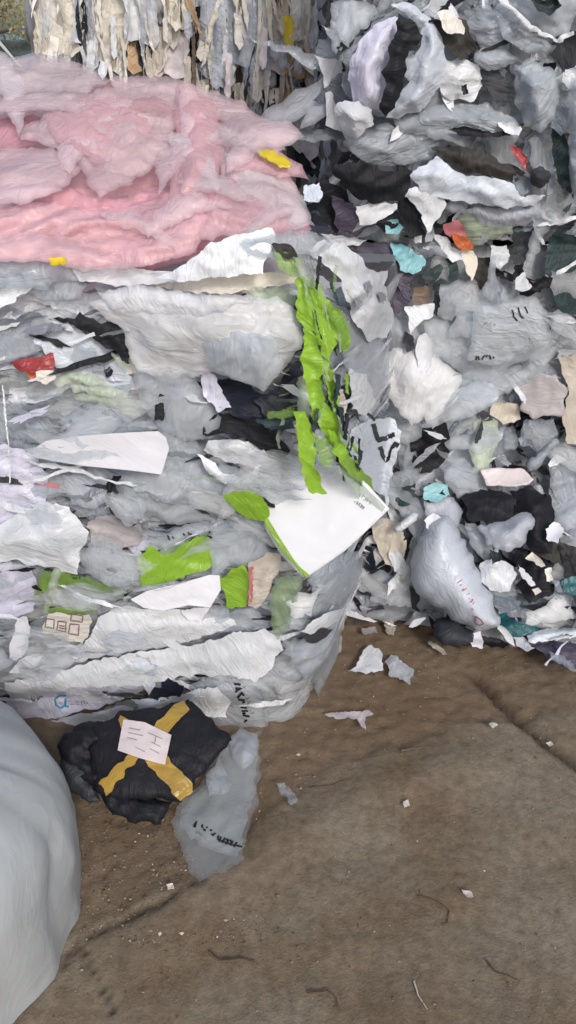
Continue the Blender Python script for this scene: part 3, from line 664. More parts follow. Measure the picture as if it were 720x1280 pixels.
S('film_sheet', 'white', '8,846 60,834 120,820 180,806 240,800 290,786 330,782 352,788 354,806 338,828 318,846 290,839 240,838 200,842 170,850 120,848 60,856 14,862', 'long curved white sheet with a dark rim, right above the purple printed film', L=.105, puff=.02, amp=.005, ang=10, tilt=.03)
b1 = S('printed_film', 'lav', '6,868 50,852 100,846 150,850 192,834 198,848 160,862 130,878 90,890 40,904 16,900', 'lavender film with a blue printed swirl, lower left of the near bale', 'printed film', L=.09, puff=.01, ang=14)
strokes(b1, 'print', 'inkb', [pp('84,862 76,862 71,868 72,876 78,880 84,876 84,866'), pp('84,866 84,878 88,878')], 2.6)
strokes(b1, 'print', 'inkg', scrawl(40, 868, -10, 6, 4, 21)+[pp('44,846 60,842 72,844'), pp('28,856 52,850')], 1.8)
strokes(b1, 'print', 'inkg', scrawl(98, 874, -12, 5, 4, 22), 1.3)
S('film_strip', 'bluew', '40,904 90,888 150,878 186,874 190,892 150,894 100,900 50,912', 'pale blue-white folded strip directly above the black parcel', 'film strip', L=.11, tilt=.02, ang=6)
S('film_strip', 'milky', '110,888 150,872 200,862 232,852 236,860 200,876 150,888', 'thin milky fold above the pale blue-white strip', 'film strip', L=.10, ang=12)
S('film_scrap', 'bluew', '160,823 178,818 194,824 196,846 188,858 176,846 166,836', 'small folded blue-white scrap with a grey eye-shaped print', 'film scrap', L=.125, sp=4, puff=.01)
S('black_film', 'navy', '190,846 210,842 232,848 228,860 204,870 190,864', 'dark navy sheet painting the shaded hole between the blue-white scraps', 'film sheet', L=.118)  # dark sheet stands in for the shade of an open hole
S('film_strip', 'bluew', '164,864 190,866 220,860 248,852 252,862 226,876 196,884 176,880', 'pale blue fold curving under the painted dark hole', 'film strip', L=.128, puff=.01)
tb = S('printed_bag', 'milky', '226,868 240,846 270,840 322,846 330,870 336,912 300,912 262,902 238,888', 'milky bag with a column of worn black letters above the clear printed bag', 'plastic bag', L=.095, puff=.02, amp=.006)
strokes(tb, 'print', 'ink', scrawl(297, 848, 74, 7.5, 9, 31), 2.6)
strokes(tb, 'print', 'inkg', scrawl(306, 852, 74, 4.5, 11, 32), 1.2)
S('film_sheet', 'white2', '232,868 250,852 276,852 290,868 284,890 256,890', 'bright puffed fold on the milky lettered bag', L=.118, puff=.02)
S('film_sheet', 'clear2', '322,846 344,818 368,792 380,806 380,850 372,884 350,906 336,900', 'clear grey film draped down the lower right corner of the near bale', L=.08, ang=80)
S('film_sheet', 'clear2', '358,850 376,846 388,880 386,918 370,930 356,905', 'thin clear film tail touching the ground at the bale corner', L=.07, ang=85)
S('film_sheet', 'clear2', '330,880 360,876 372,910 350,916 334,912', 'clear film skirt right of the lettered bag', L=.075)
S('crumpled_bag', 'milky', '368,800 384,788 418,780 424,796 422,826 404,846 392,868 384,852 372,842 362,822', 'crumpled clear bag hanging at the lower right corner of the near bale', 'plastic bag', L=.10, puff=.035, amp=.016, s='N')
S('black_film', 'char', '374,788 392,780 410,782 400,790 388,797 376,796', 'small black sheet painting the shaded gap above the crumpled corner bag', 'film scrap', L=.125, sp=4)  # charcoal piece paints the shade of a gap above the bag
S('film_strip', 'white', '372,780 384,768 402,762 420,756 418,766 402,776 380,786', 'white curl of film above the crumpled corner bag', 'film strip', L=.12, puff=.012, sp=4)
S('film_sheet', 'grey', '384,700 410,690 440,690 452,712 440,744 414,758 392,748 380,724', 'crumpled grey film below the lower tip of the white card', L=.06, puff=.02, amp=.015)
S('film_sheet', 'clear2', '386,740 420,740 436,766 424,790 400,784 384,764', 'wrinkled clear film between the grey film and the white curl', L=.06)
S('film_sheet', 'greend', '344,722 360,714 374,716 372,748 362,776 350,794 340,780 338,750', 'dull green translucent film hanging left of the crumpled corner bag', L=.10, ang=85)
S('green_scrap', 'green', '276,720 292,706 306,704 314,716 314,748 300,754 284,752', 'bright yellow-green scrap below the white card, left of the brown film', 'film scrap', L=.085, sp=4, amp=.006)
S('film_sheet', 'beige', '312,700 340,686 354,690 346,716 336,740 322,756 312,752', 'beige see-through film between the green scrap and the white card', L=.09, ang=70)
S('film_sheet', 'milky', '262,640 300,640 330,660 340,690 320,706 290,700 268,716 262,690', 'milky wrinkled film between the bright green panel and the white card', L=.072, amp=.014, ang=60)
S('film_scrap', 'redline', '312,706 318,704 316,746 311,750', 'thin reddish-brown sliver beside the bright green scrap', 'film scrap', L=.095, sp=3, amp=.003)
S('green_leaf_scrap', 'green', '278,614 292,609 312,609 330,618 338,630 332,646 312,642 296,634', 'leaf-shaped bright green scrap at the left corner of the white card', 'film scrap', L=.12, puff=.01, sp=4)
S('film_sheet', 'clear', '282,598 310,584 345,574 400,570 430,580 410,596 360,600 330,612 300,610', 'misty translucent film lying over the top of the white card', L=.035, amp=.006, s='C')
cd1 = S('white_card', 'panel', '323,640 330,600 346,582 390,578 436,584 462,608 487,636 460,662 432,688 383,722 360,694 338,666', 'big blank white card with a green left edge, jutting out below the green strips', 'card', L=.0, tilt=.0, amp=.0035, fr=8, lift=0, rag=0, thick=.003, mixn=0, s='C')
decal(cd1, 'green_edge', 'green', pp('325,640 330,640 352,676 372,706 388,720 384,722 376,716 350,684 332,656'), off=.004)
decal(cd1, 'pale_edge', 'palegr', pp('326,642 329,652 350,684 376,716 383,722 378,721 350,692 332,662'), off=.003)
decal(cd1, 'pale_corner', 'palegr', pp('440,598 452,604 470,622 482,634 478,640 462,628 446,612'), off=.003)
strokes(cd1, 'print', 'inkg', scrawl(450, 618, 40, 4, 6, 41), .8)
strokes(cd1, 'print', 'inkg', scrawl(444, 626, 40, 4, 5, 42), .8)

# ---- torn green film
gt = empty('torn_green_film', at((395, 470), 'N'), 'torn bright green film hanging in strips down the near bale corner', 'torn film')
for m, p, L_, a in [('olive', '338,304 352,302 366,308 372,318 360,322 344,314', .075, 0), ('green2', '341,308 360,306 374,318 374,346 362,344 348,334', .08, -60),
        ('palegr', '366,318 378,326 392,346 404,360 398,366 384,352 372,340', .10, -50),
        ('green', '368,348 384,342 398,352 408,372 420,392 427,408 424,430 416,438 412,420 404,450 396,442 388,418 374,402 370,380', .105, -70),
        ('green2', '404,370 420,384 428,404 426,432 418,438 416,414 408,392', .115, -70),
        ('green', '376,404 390,420 396,440 392,470 398,500 408,520 414,548 422,578 416,586 406,566 396,536 384,512 378,476 374,436', .10, -80),
        ('green', '392,444 404,446 410,474 414,506 408,512 400,486 392,468', .118, -85),
        ('palegr', '370,468 380,464 386,492 384,514 376,520 370,500', .105, -85),
        ('green', '366,508 378,506 386,528 386,566 390,590 394,606 382,606 374,580 370,548', .12, -85),
        ('green2', '384,532 396,540 402,560 400,578 390,568', .125, -85),
        ('green', '398,528 412,548 426,574 438,590 446,610 448,628 440,624 430,600 414,582 402,560', .14, -60),
        ('palegr', '404,560 420,584 434,606 440,624 430,622 418,602 406,582', .145, -60),
        ('dgreen', '404,480 414,488 418,512 410,520 404,504', .09, -80), ('green2', '336,512 366,504 370,516 350,520 336,520', .085, -5), ('dgreen', '320,520 366,520 368,532 340,534', .08, 0)]:
    lowy = max(q[1] for q in pp(p)); L_ += .09*min(1, max(0, (lowy-520)/50))
    sub(gt, 'strip', m, p, L=L_, ang=a, sp=4, rag=1.6, amp=.012, fr=20, tilt=.02, an=5)
rg_ = random.Random(8)
for i in range(52):  # the dark green and black slivers paint shaded gaps between the strips
    y = rg_.uniform(335, 580); xm = 392+(y-340)*.07+(y > 480)*(y-480)*.12+rg_.gauss(0, 13); l = rg_.uniform(14, 44); w_ = rg_.uniform(2, 5.5)
    d = rg_.gauss(.1, .22)
    sub(gt, 'sliver', rg_.choice(('green', 'green2', 'green2', 'palegr', 'dgreen', 'dgreen', 'black', 'greend')), '%.1f,%.1f %.1f,%.1f %.1f,%.1f %.1f,%.1f' % (xm-w_/2, y-l/2, xm+w_/2, y-l/2+2, xm+w_*.4+d*l, y+l/2, xm-w_*.3+d*l, y+l/2-3), L=rg_.uniform(.10, .16)+(.08 if y > 510 else 0), ang=-85, sp=3, amp=.006, tilt=.015, rag=.8)
tw = sub(gt, 'string', 'palegr', '356,520 350,540 352,556 349,556 346,540 352,518', L=.1, sp=3)

# ---- the corner of the near bale
S('crumpled_film', 'white', '384,312 404,298 428,306 450,326 470,348 482,376 484,402 476,420 456,424 440,406 430,386 420,346 396,324', 'crumpled white film with torn holes, right of the top of the green strips', L=.07, puff=.02, amp=.018, fr=18)
S('film_sheet', 'milky', '420,386 446,402 470,420 482,444 474,486 456,522 436,502 424,450', 'milky film hanging below the crumpled white film with holes', L=.065, ang=80)
S('film_sheet', 'grey', '376,312 392,306 400,326 392,346 380,334', 'shaggy grey film between the green strips and the holed white film', L=.06, sp=4)
for q in ('446,352 452,348 456,356 452,364 446,360', '462,362 472,364 474,374 464,374', '434,372 440,368 444,378 438,384'):  # grey patches on the sheet paint the shade inside its torn holes
    S('film_hole_shade', 'grey2', q, 'dark patch painting the shade of a torn hole in the crumpled white film at the bale corner', 'film scrap', L=.098, sp=2.5, amp=.003, group='painted dark holes in the white film')
S('film_sheet', 'white2', '430,460 452,466 462,500 450,520 432,510', 'pale film flap above the bag lettered JS', L=.075, ang=80)
S('film_sheet', 'beige', '406,480 424,486 428,516 412,524 404,506', 'beige film scrap right of the green strips', L=.06)
S('film_sheet', 'grey', '414,520 436,524 446,560 440,590 420,570 408,545', 'grey film tucked behind the lowest green strip', L=.065)
js = S('lettered_bag', 'bluew', '432,534 458,522 482,520 500,534 500,556 492,580 486,612 486,634 470,616 446,596 430,572', 'pale blue-white bag with black letters JS, just right of the green strips', 'plastic bag', L=.075, amp=.005, puff=.015)
strokes(js, 'print', 'ink', [pp('460,527 462,538 466,549 478,545 493,540'), pp('468,556 471,566 477,573 483,569 487,558 494,552 499,555')], 6)
strokes(js, 'print', 'ink', [pp('448,512 456,518 462,524')], 3.5)
S('film_sheet', 'grey', '494,526 512,524 518,560 514,590 500,590 496,560', 'grey edge of film between the JS bag and the black film', s='R', L=.06)
S('blue_scrap', 'slate', '464,484 484,482 488,504 480,518 466,518', 'slate-blue scrap of film above the JS bag', 'film scrap', s='R', L=.10, sp=4)

# ---- upper right bale: bags
S('film_sheet', 'milky', '428,4 456,0 470,18 446,44 432,60 420,40', 'milky film beside the cream strips at the top of the bag pile', s='R', L=.07)
sub(ub, 'film_scrap', 'grey', '428,60 460,36 500,6 560,20 575,70 560,140 500,150 450,140 430,110', s='R', L=.055, ang=75)
S('plastic_bag', 'lav', '434,90 440,66 454,48 470,28 492,20 499,26 492,58 482,88 482,108 476,134 455,138 438,124', 'plump lavender-white bag, left of the upright black strip', 'plastic bag', s='R', L=.08, puff=.05, amp=.01, ang=80)
S('plastic_bag', 'bluew', '488,6 510,4 536,22 552,50 556,80 548,110 530,132 500,146 480,142 496,122 506,100 510,80 524,58 524,36 506,20', 'pale blue-white bag curving round the right of the upright black strip', 'plastic bag', s='R', L=.085, puff=.05, amp=.01, ang=70)
S('black_strip', 'black', '496,18 512,26 524,44 519,60 507,63 505,86 496,116 490,132 478,140 471,132 478,106 475,88 484,60 492,34', 'upright black plastic strip between two pale bags at the top', 'plastic film', s='R', L=.13, puff=.015, sp=4)
S('film_scrap', 'grey', '504,66 518,68 516,88 506,98 500,92', 'grey wrinkled scrap inside the curve of the pale blue-white bag', 'film scrap', s='R', L=.12, sp=4)
S('plastic_bag', 'white', '418,128 430,122 448,124 463,136 464,152 454,162 446,170 432,164 422,148', 'small bright white bag knot at the left edge of the bag pile', 'plastic bag', s='R', L=.10, puff=.05, sp=4)
S('black_film', 'olive', '534,18 548,28 562,20 580,26 588,44 600,60 582,66 574,76 562,62 546,50', 'black folded film around a cream scrap at the top of the bag pile', s='R', L=.085)
S('cream_scrap', 'creamw', '543,16 560,14 576,24 578,42 562,42 550,34', 'cream paper scrap inside the black folded film', 'paper scrap', s='R', L=.11, sp=4, amp=.004)
S('film_sheet', 'white2', '542,78 570,72 596,80 602,106 592,126 560,124 544,108', 'white film with small black print marks in the middle of the bag pile', s='R', L=.075, puff=.02)
S('film_scrap', 'char', '574,106 582,104 584,116 578,118', 'tiny black mark scrap on the white film of the bag pile', 'film scrap', s='R', L=.105, sp=2.5, amp=.002)
S('film_sheet', 'grey', '578,16 606,6 626,16 634,44 630,66 604,62 588,44', 'smooth grey film at the top middle of the bag pile', s='R', L=.07, puff=.02)
S('black_film', 'char', '598,86 616,84 630,78 641,96 640,120 628,132 610,120 602,104', 'black film patch in the bag pile, left of the big grey bag', s='R', L=.078)
S('film_sheet', 'grey', '592,60 630,60 648,74 630,84 604,86 590,76', 'grey fold above the black patch of the bag pile', s='R', L=.085, puff=.015)
S('plastic_bag', 'grey', '640,80 664,72 690,84 700,110 694,142 676,164 656,156 644,128', 'big smooth grey bag on the right of the bag pile', 'plastic bag', s='R', L=.085, puff=.05, ang=70)
S('clear_bag', 'milky', '622,-10 650,24 690,46 710,42 722,10 722,-20 640,-30', 'clear bag with a rolled rim and white contents in the top right corner', 'plastic bag', s='R', L=.09, puff=.04)
S('bag_rim', 'white2', '620,-12 640,10 664,32 696,47 716,36 718,40 698,53 660,38 634,14 614,-8', 'rolled pale rim under the clear bag in the top right corner', 'film strip', s='R', L=.12, puff=.012, sp=4)
S('film_sheet', 'grey', '620,20 644,26 668,44 694,56 690,64 650,62 628,48', 'grey smooth fold under the rolled rim', s='R', L=.10, puff=.015)
S('film_scrap', 'dgreen', '656,-6 676,0 690,-6 700,6 684,18 668,12', 'dark crumpled bits seen in the clear top right bag', 'film scrap', s='R', L=.135, sp=4)
S('film_sheet', 'grey', '490,148 520,138 560,126 610,130 650,156 640,176 600,170 550,168 500,166', 'wide grey film across the bag pile under the white bags', s='R', L=.08, puff=.025)
S('film_sheet', 'grey', '428,176 440,166 480,152 530,164 556,180 530,200 490,206 452,200', 'grey film above the black bat-shaped film', s='R', L=.075, puff=.02)
S('film_strip', 'black', '560,160 580,156 612,164 640,162 636,168 600,170 572,166', 'thin dark tatter above the olive-brown film', 'film strip', s='R', L=.11, sp=3)
S('film_scrap', 'white', '620,152 640,152 650,160 646,168 628,164', 'small white flap above the dark red scrap', 'film scrap', s='R', L=.115, sp=3)
S('black_film', 'black', '414,206 428,202 440,200 448,195 462,200 476,210 492,214 508,204 511,224 506,238 500,248 470,248 448,246 430,230', 'black bat-shaped film with a pointed corner at the middle of the pile', s='R', L=.115, puff=.015)
S('black_film', 'black', '498,236 510,238 520,262 530,288 514,292 502,284 496,262', 'black tail hanging under the bat-shaped film', s='R', L=.105)
S('black_film', 'olive', '538,182 566,180 600,184 626,200 652,210 642,224 606,216 580,214 560,198', 'olive-brown film tucked above the long pale sweeping sheet', s='R', L=.10, puff=.015)
S('black_film', 'char', '660,214 672,203 686,212 684,224 672,230 660,226', 'small round black knot right of the olive-brown film', s='R', L=.125, puff=.02, sp=4)
S('film_scrap', 'red', '634,178 648,182 658,196 656,210 648,202 640,190', 'dark red scrap with a white edge right above the black knot', 'film scrap', s='R', L=.115, sp=3)
S('film_scrap', 'slate', '640,214 662,220 660,234 652,240 640,230', 'slate grey scrap at the end of the sweeping sheet', 'film scrap', s='R', L=.12, sp=4)
S('film_sheet', 'bluew', '512,216 528,204 546,192 562,204 580,214 620,218 642,228 654,242 680,240 664,254 610,252 560,246 526,236', 'long pale blue-white sheet sweeping across the pile', s='R', L=.112, puff=.025, ang=-18, amp=.012)
S('film_sheet', 'blueish', '540,246 580,254 630,256 672,252 676,268 650,280 614,280 590,266 556,258', 'lower grey-blue fold under the long sweeping sheet', s='R', L=.10, puff=.015, ang=-8)
S('film_sheet', 'milky', '676,210 694,230 690,270 676,300 664,330 654,340 660,300 670,260', 'milky film running down the right side of the pile', s='R', L=.085, ang=75)
S('film_sheet', 'white2', '500,236 526,232 548,236 558,252 548,270 532,288 524,264 510,250', 'grey-white leaf-shaped film right of the black tail', s='R', L=.118, puff=.015)
S('film_sheet', 'palegr', '568,262 600,258 640,264 642,288 612,294 596,306 580,292', 'beige-grey folded film right of the red and orange scrap', s='R', L=.088, puff=.015)
S('red_scrap', 'redline', '552,276 570,270 580,278 580,292 566,292 556,288', 'pinkish red printed scrap in the middle of the right pile', 'film scrap', s='R', L=.12, sp=3.5)
S('orange_scrap', 'orange', '562,288 578,288 588,300 590,308 576,312 566,302', 'rusty orange scrap hanging below the pinkish red one', 'film scrap', s='R', L=.124, sp=3.5)
S('film_sheet', 'white2', '542,290 556,292 566,306 576,324 562,326 548,308', 'white flap left of the rusty orange scrap', s='R', L=.11, sp=4)
S('plastic_bag', 'milky', '712,96 730,96 732,262 716,258 708,200', 'pale green-grey bag hanging down the right edge of the frame', 'plastic bag', s='R', L=.12, puff=.03, ang=88)
S('black_film', 'dgreen', '688,158 702,164 712,180 712,226 700,234 690,204', 'dark green-black film left of the hanging bag at the right edge', s='R', L=.09)
S('black_film', 'slate', '694,112 712,110 712,150 700,168 686,158', 'slate-dark film above the dark green-black film at the right edge', s='R', L=.085)
S('film_scrap', 'white2', '706,86 722,84 724,104 712,110 702,100', 'light scrap at the right edge above the slate film', 'film scrap', s='R', L=.10, sp=4)
S('black_film', 'dgreen', '684,292 704,284 730,280 730,384 704,396 690,370 680,336', 'broad dark film at the right edge of the pile', s='R', L=.08)
S('black_film', 'char', '638,286 664,286 664,304 652,330 642,330', 'charcoal film hanging below the long sweeping sheet', s='R', L=.075)
# ---- dark jumble left of centre
S('black_film', 'black', '384,228 410,220 428,232 442,250 440,270 420,284 404,270 392,250', 'black film jumble right beside the pink heap', s='R', L=.10)
S('paper_scrap', 'bluew', '378,232 398,228 402,246 398,252 380,250', 'small pale tag with a dark ring print at the edge of the pink heap', 'paper scrap', s='N', L=.10, sp=3)
S('film_scrap', 'purple', '412,240 440,248 450,270 440,286 420,280', 'dark purple film scrap under the black bat-shaped film', 'film scrap', s='R', L=.115)
S('film_scrap', 'white', '444,252 470,248 496,250 490,262 470,274 450,276 446,264', 'crumpled white scrap directly under the bat-shaped film', 'film scrap', s='R', L=.122, sp=4)
S('film_scrap', 'black', '470,262 488,258 500,264 494,280 480,286 470,276', 'black scrap right of the crumpled white scrap', 'film scrap', s='R', L=.126, sp=4)
S('film_scrap', 'cyan', '480,272 496,270 504,280 496,288 482,286', 'pale grey-cyan scrap below the bat-shaped film', 'film scrap', s='R', L=.13, sp=4)
S('film_scrap', 'white2', '400,286 430,288 460,296 450,304 420,300', 'pale thin fold above the holed white film', 'film scrap', s='R', L=.12, sp=4)
S('purple_film', 'purple', '444,300 470,298 500,306 516,324 514,346 500,360 490,340 466,332 450,318', 'dusky purple film sheet right of the holed white film', s='R', L=.115)
S('purple_film', 'purple', '478,352 492,346 510,352 514,372 500,392 486,386 480,370', 'dusky purple lower flap above the white triangle', s='R', L=.11)
S('film_scrap', 'cyan', '490,300 506,306 524,318 530,330 516,344 500,336 492,318', 'pale blue-grey leaf-shaped scrap over the dusky purple sheet', 'film scrap', s='R', L=.128, sp=4)
S('black_film', 'dgreen', '522,326 545,318 566,328 572,348 548,356 526,348', 'dark green-black film at the seam between the right bales', s='R', L=.10)
S('film_scrap', 'cream', '574,310 590,312 596,330 588,350 580,340', 'cream scrap standing in the dark seam between the right bales', 'film scrap', s='R', L=.11, sp=4)
S('film_scrap', 'white2', '612,304 632,304 636,320 624,336 614,326', 'whitish scrap beside the charcoal film in the dark seam', 'film scrap', s='R', L=.11, sp=4)
S('black_film', 'olive', '594,320 612,322 612,350 596,362 586,350', 'olive-black film in the seam left of the pointed drape', s='R', L=.09)

# ---- lower right bale
S('clear_bag', 'milky', '566,396 590,372 612,362 640,366 668,372 682,392 694,426 668,444 640,456 614,476 580,472 560,450 556,420', 'large clear bag with faint black print on the right pile', 'plastic bag', s='R', L=.10, puff=.05, amp=.012)
pb = S('film_sheet', 'clear2', '590,384 640,374 672,392 684,424 650,440 610,456 582,448', 'printed front layer of the large clear bag', s='R', L=.145, puff=.02, amp=.006)
strokes(pb, 'print', 'ink', [pp('639,384 641,392 645,397'), pp('646,381 649,391 653,394'), pp('654,380 658,388')], 1.8)
strokes(pb, 'print', 'ink', scrawl(589, 445, -8, 5, 7, 51), 2.0)
strokes(pb, 'print', 'inkg', scrawl(602, 402, -6, 4, 6, 52), 1.2)
S('film_sheet', 'grey', '600,368 608,344 613,316 620,320 620,346 636,370 618,378', 'pointed grey drape pulled up into the dark seam', s='R', L=.13, ang=88, sp=4)
S('film_scrap', 'black', '640,330 652,328 654,342 664,356 676,346 688,346 684,356 668,364 650,358 642,346', 'black scrap with white flecks above the large clear bag', 'film scrap', s='R', L=.13, sp=3.5)
S('film_scrap', 'white2', '644,346 654,340 662,358 650,364 642,360', 'pale folded corner among the black flecked scrap', 'film scrap', s='R', L=.14, sp=3)
S('film_sheet', 'milky', '470,372 500,392 520,410 540,440 520,452 490,440 472,420', 'misty film between the holed white film and the white triangle', s='R', L=.085, puff=.02, ang=70)
S('film_sheet', 'cloud', '470,446 494,434 524,430 548,444 572,470 566,496 548,520 536,534 528,518 514,530 498,508 478,486', 'cloudy whitish film drooping in points above the black film', s='R', L=.10, puff=.035, ang=80)
S('film_sheet', 'milky', '530,400 556,398 572,430 566,460 548,450 534,430', 'milky vertical film left of the large clear bag', s='R', L=.095, ang=85)
S('film_sheet', 'milky', '540,356 572,350 596,360 584,384 560,400 540,392', 'milky film under the dark seam, left of the large clear bag', s='R', L=.09, puff=.02)
S('film_sheet', 'grey', '450,424 480,428 490,440 476,452 454,446', 'grey triangular fold left of the white triangle', s='R', L=.08, sp=4)
S('white_scrap', 'white', '506,382 522,377 541,378 539,392 526,402 515,416 510,402', 'white downward-pointing triangle scrap', 'film scrap', s='R', L=.13, sp=4, amp=.004)
S('white_scrap', 'white', '520,422 530,414 537,424 538,446 534,468 522,460 519,440', 'narrow upright white scrap below the white triangle', 'film scrap', s='R', L=.12, sp=4, amp=.005)
S('film_scrap', 'brown', '514,358 534,358 534,378 516,378', 'dark brown square scrap above the white triangle', 'film scrap', s='R', L=.12, sp=4)
S('film_scrap', 'black', '538,350 546,352 548,374 544,394 538,388 540,370', 'short black upright sliver right of the brown square', 'film scrap', s='R', L=.125, sp=3)
S('film_scrap', 'char', '506,412 516,418 518,434 508,438 503,426', 'charcoal pinch under the white triangle', 'film scrap', s='R', L=.115, sp=4)
S('black_film', 'black', '512,526 530,532 548,518 560,536 564,556 552,578 536,590 520,588 513,560', 'large black film under the drooping cloudy film', s='R', L=.07)
S('black_film', 'dgreen', '486,600 500,592 518,596 522,628 504,634 488,626', 'dark green-black film right of the white card corner', s='R', L=.085)
S('teal_scrap', 'cyan', '528,610 542,602 558,604 560,618 546,628 530,626', 'pale teal scrap above the big white bag', 'film scrap', s='R', L=.10, sp=4)
S('film_sheet', 'blueish', '528,628 548,628 566,622 576,640 572,660 552,650 532,648', 'grey-blue film between the teal scrap and the big white bag', s='R', L=.095)
S('film_sheet', 'milky', '548,580 576,570 592,590 590,620 570,622 556,604', 'misty grey film right of the large black film', s='R', L=.085)
S('card', 'mauve', '644,474 668,465 692,466 706,488 700,516 664,524 650,506', 'brownish-grey stiff sheet on the right of the lower bale', 'card', s='R', L=.10, amp=.004, thick=.004, ang=80)
S('film_sheet', 'beige', '696,444 730,440 730,560 708,552 700,520 708,488', 'yellowish-beige film at the right edge of the lower bale', s='R', L=.08, ang=85)
S('film_sheet', 'slate', '652,526 690,522 696,540 672,560 660,574 650,556', 'slate grey film under the brownish-grey stiff sheet', s='R', L=.07)
S('film_roll', 'grey', '654,580 672,562 690,546 697,552 684,568 672,586 660,592', 'grey rolled film tube slanting at the right', 'film roll', s='R', L=.10, puff=.025, sp=4, thick=.02)
S('card', 'pinkw', '598,586 624,584 654,585 666,598 660,606 630,607 606,606', 'flat pinkish-white slab sticking out above the black bags', 'card', s='R', L=.12, amp=.002, thick=.012, tilt=.03, rag=.4, sp=4)
S('film_sheet', 'palegr', '592,524 608,519 622,526 622,552 614,576 600,598 590,588 584,560', 'pale green-white upright sheet left of the pinkish slab', s='R', L=.095, ang=80)
S('film_sheet', 'beige', '614,502 646,502 650,522 628,528 610,518', 'brown and cream layered scraps above the pale green-white sheet', s='R', L=.085)
S('film_scrap', 'char', '590,506 606,512 614,522 602,524 590,514', 'dark grey sliver left of the layered brown scraps', 'film scrap', s='R', L=.09, sp=4)
S('film_sheet', 'bluew', '560,488 586,478 612,474 622,496 602,506 578,506', 'pale blue-white fold under the large clear bag', s='R', L=.09, puff=.015)
S('film_scrap', 'milky', '628,532 640,530 648,548 644,562 630,560', 'crumpled pale scrap with dark flecks above the pinkish slab', 'film scrap', s='R', L=.09, sp=3.5, amp=.015)
S('film_sheet', 'grey', '690,560 730,556 730,640 700,640 684,600', 'dull grey film at the right edge beside the rolled tube', s='R', L=.07)
S('film_sheet', 'milky', '690,636 712,626 730,628 730,660 706,664 692,652', 'milky tuft of film at the right edge above the blue scraps', s='R', L=.09, puff=.02)

# ---- foot of the right pile
S('black_bag', 'black', '574,620 600,612 626,612 646,628 642,652 606,658 584,650', 'black bin bag lying above the blue-white bag', 'plastic bag', s='R', L=.10, puff=.04, sp=4)
S('black_bag', 'black', '638,612 664,608 684,618 692,640 688,668 690,694 664,690 650,668 646,640', 'black bin bag standing right of the blue-white bag', 'plastic bag', s='R', L=.085, puff=.04, sp=4)
S('plastic_bag', 'blueish', '598,658 626,654 644,648 656,640 668,650 666,662 656,680 632,692 608,684', 'crumpled blue-white bag below the black bin bag', 'plastic bag', s='R', L=.12, puff=.04, sp=4)
S('paper_scrap', 'paper', '681,664 690,654 703,664 695,680 682,676', 'small white square scrap on the standing black bag', 'paper scrap', s='R', L=.13, sp=3, amp=.003)
S('film_sheet', 'grey', '578,650 600,660 614,690 610,704 592,690', 'grey film right beside the top of the big white bag', s='R', L=.085)
S('film_sheet', 'white2', '600,704 620,698 642,706 648,718 638,736 614,738 602,722', 'bundle of pale crumpled film right of the big white bag', s='R', L=.10, puff=.025, sp=4, amp=.016)
S('film_scrap', 'char', '612,688 624,692 626,702 616,706', 'dark knot between the blue-white bag and the pale bundle', 'film scrap', s='R', L=.12, sp=3)
S('black_film', 'black', '644,690 680,690 700,712 690,742 660,752 642,730', 'black film heap below the standing black bag', s='R', L=.06, puff=.03)
S('black_film', 'navy', '690,690 730,690 730,730 706,740 692,716', 'navy film at the right edge near the foot of the pile', s='R', L=.055)
S('black_film', 'olive', '660,676 690,674 730,688 728,704 690,704 664,694', 'dark olive film across the foot of the standing black bag', s='R', L=.07)
S('paper_scrap', 'cream', '656,699 664,692 674,698 681,708 676,710 664,703', 'cream torn scrap on the dark film at the foot of the pile', 'paper scrap', s='R', L=.115, sp=3)
S('paper_scrap', 'creamw', '680,712 688,710 690,724 682,726', 'small cream scrap left of the teal cloth', 'paper scrap', s='R', L=.115, sp=3)
S('paper_scrap', 'creamw', '664,736 672,733 676,738 668,742', 'tiny cream scrap on the black film heap', 'paper scrap', s='R', L=.115, sp=3)
S('film_scrap', 'white2', '648,706 656,712 668,730 664,732 652,720', 'thin pale strap across the black film heap', 'film scrap', s='R', L=.11, sp=3)
S('teal_cloth', 'teal', '700,724 712,720 730,720 730,744 712,742 702,738', 'teal plastic scrap at the right edge near the ground', 'plastic scrap', s='R', L=.09, sp=4)
S('film_scrap', 'slate', '688,724 700,726 704,738 696,740', 'slate-blue scrap beside the teal plastic', 'film scrap', s='R', L=.085, sp=3)
S('teal_cloth', 'teal', '616,768 640,762 664,766 678,778 672,790 646,798 622,792', 'crumpled teal plastic lying right of the big white bag tip', 'plastic scrap', s='F', L=.02, puff=.03, sp=4)
S('film_sheet', 'slate', '620,738 644,742 652,760 628,764 616,754', 'dark slate film between the pale bundle and the teal plastic', s='R', L=.05, sp=4)
S('film_sheet', 'brown', '650,744 690,742 700,760 676,768 654,762', 'dark brown rubbish behind the teal plastic', s='F', L=.01, sp=4)
wb = S('white_bag', 'bluew', '536,652 546,646 560,648 572,660 584,684 600,716 616,744 626,768 624,780 608,787 592,785 574,776 548,756 522,738 513,722 514,700 522,676', 'big full white bag with faint red print lying at the foot of the right pile', 'plastic bag', s='R', L=.10, puff=.12, amp=.008, fr=7, ang=-60, thick=.15, sp=4.5, tilt=.02, rag=.4, an=4)
strokes(wb, 'print', 'inkr', scrawl(577, 722, 58, 6, 9, 61), 1.1)
strokes(wb, 'print', 'inkr', [pp('598,764 604,768 608,774 602,777 596,773 598,764')], 1.4)
S('film_scrap', 'white2', '530,650 540,642 552,648 556,658 542,664 532,660', 'gathered neck of film at the top of the big white bag', 'film scrap', s='R', L=.15, sp=3, amp=.012)
S('black_film', 'black', '508,650 524,640 534,646 530,664 520,690 510,706 504,690', 'black film left of the neck of the big white bag', s='R', L=.07)
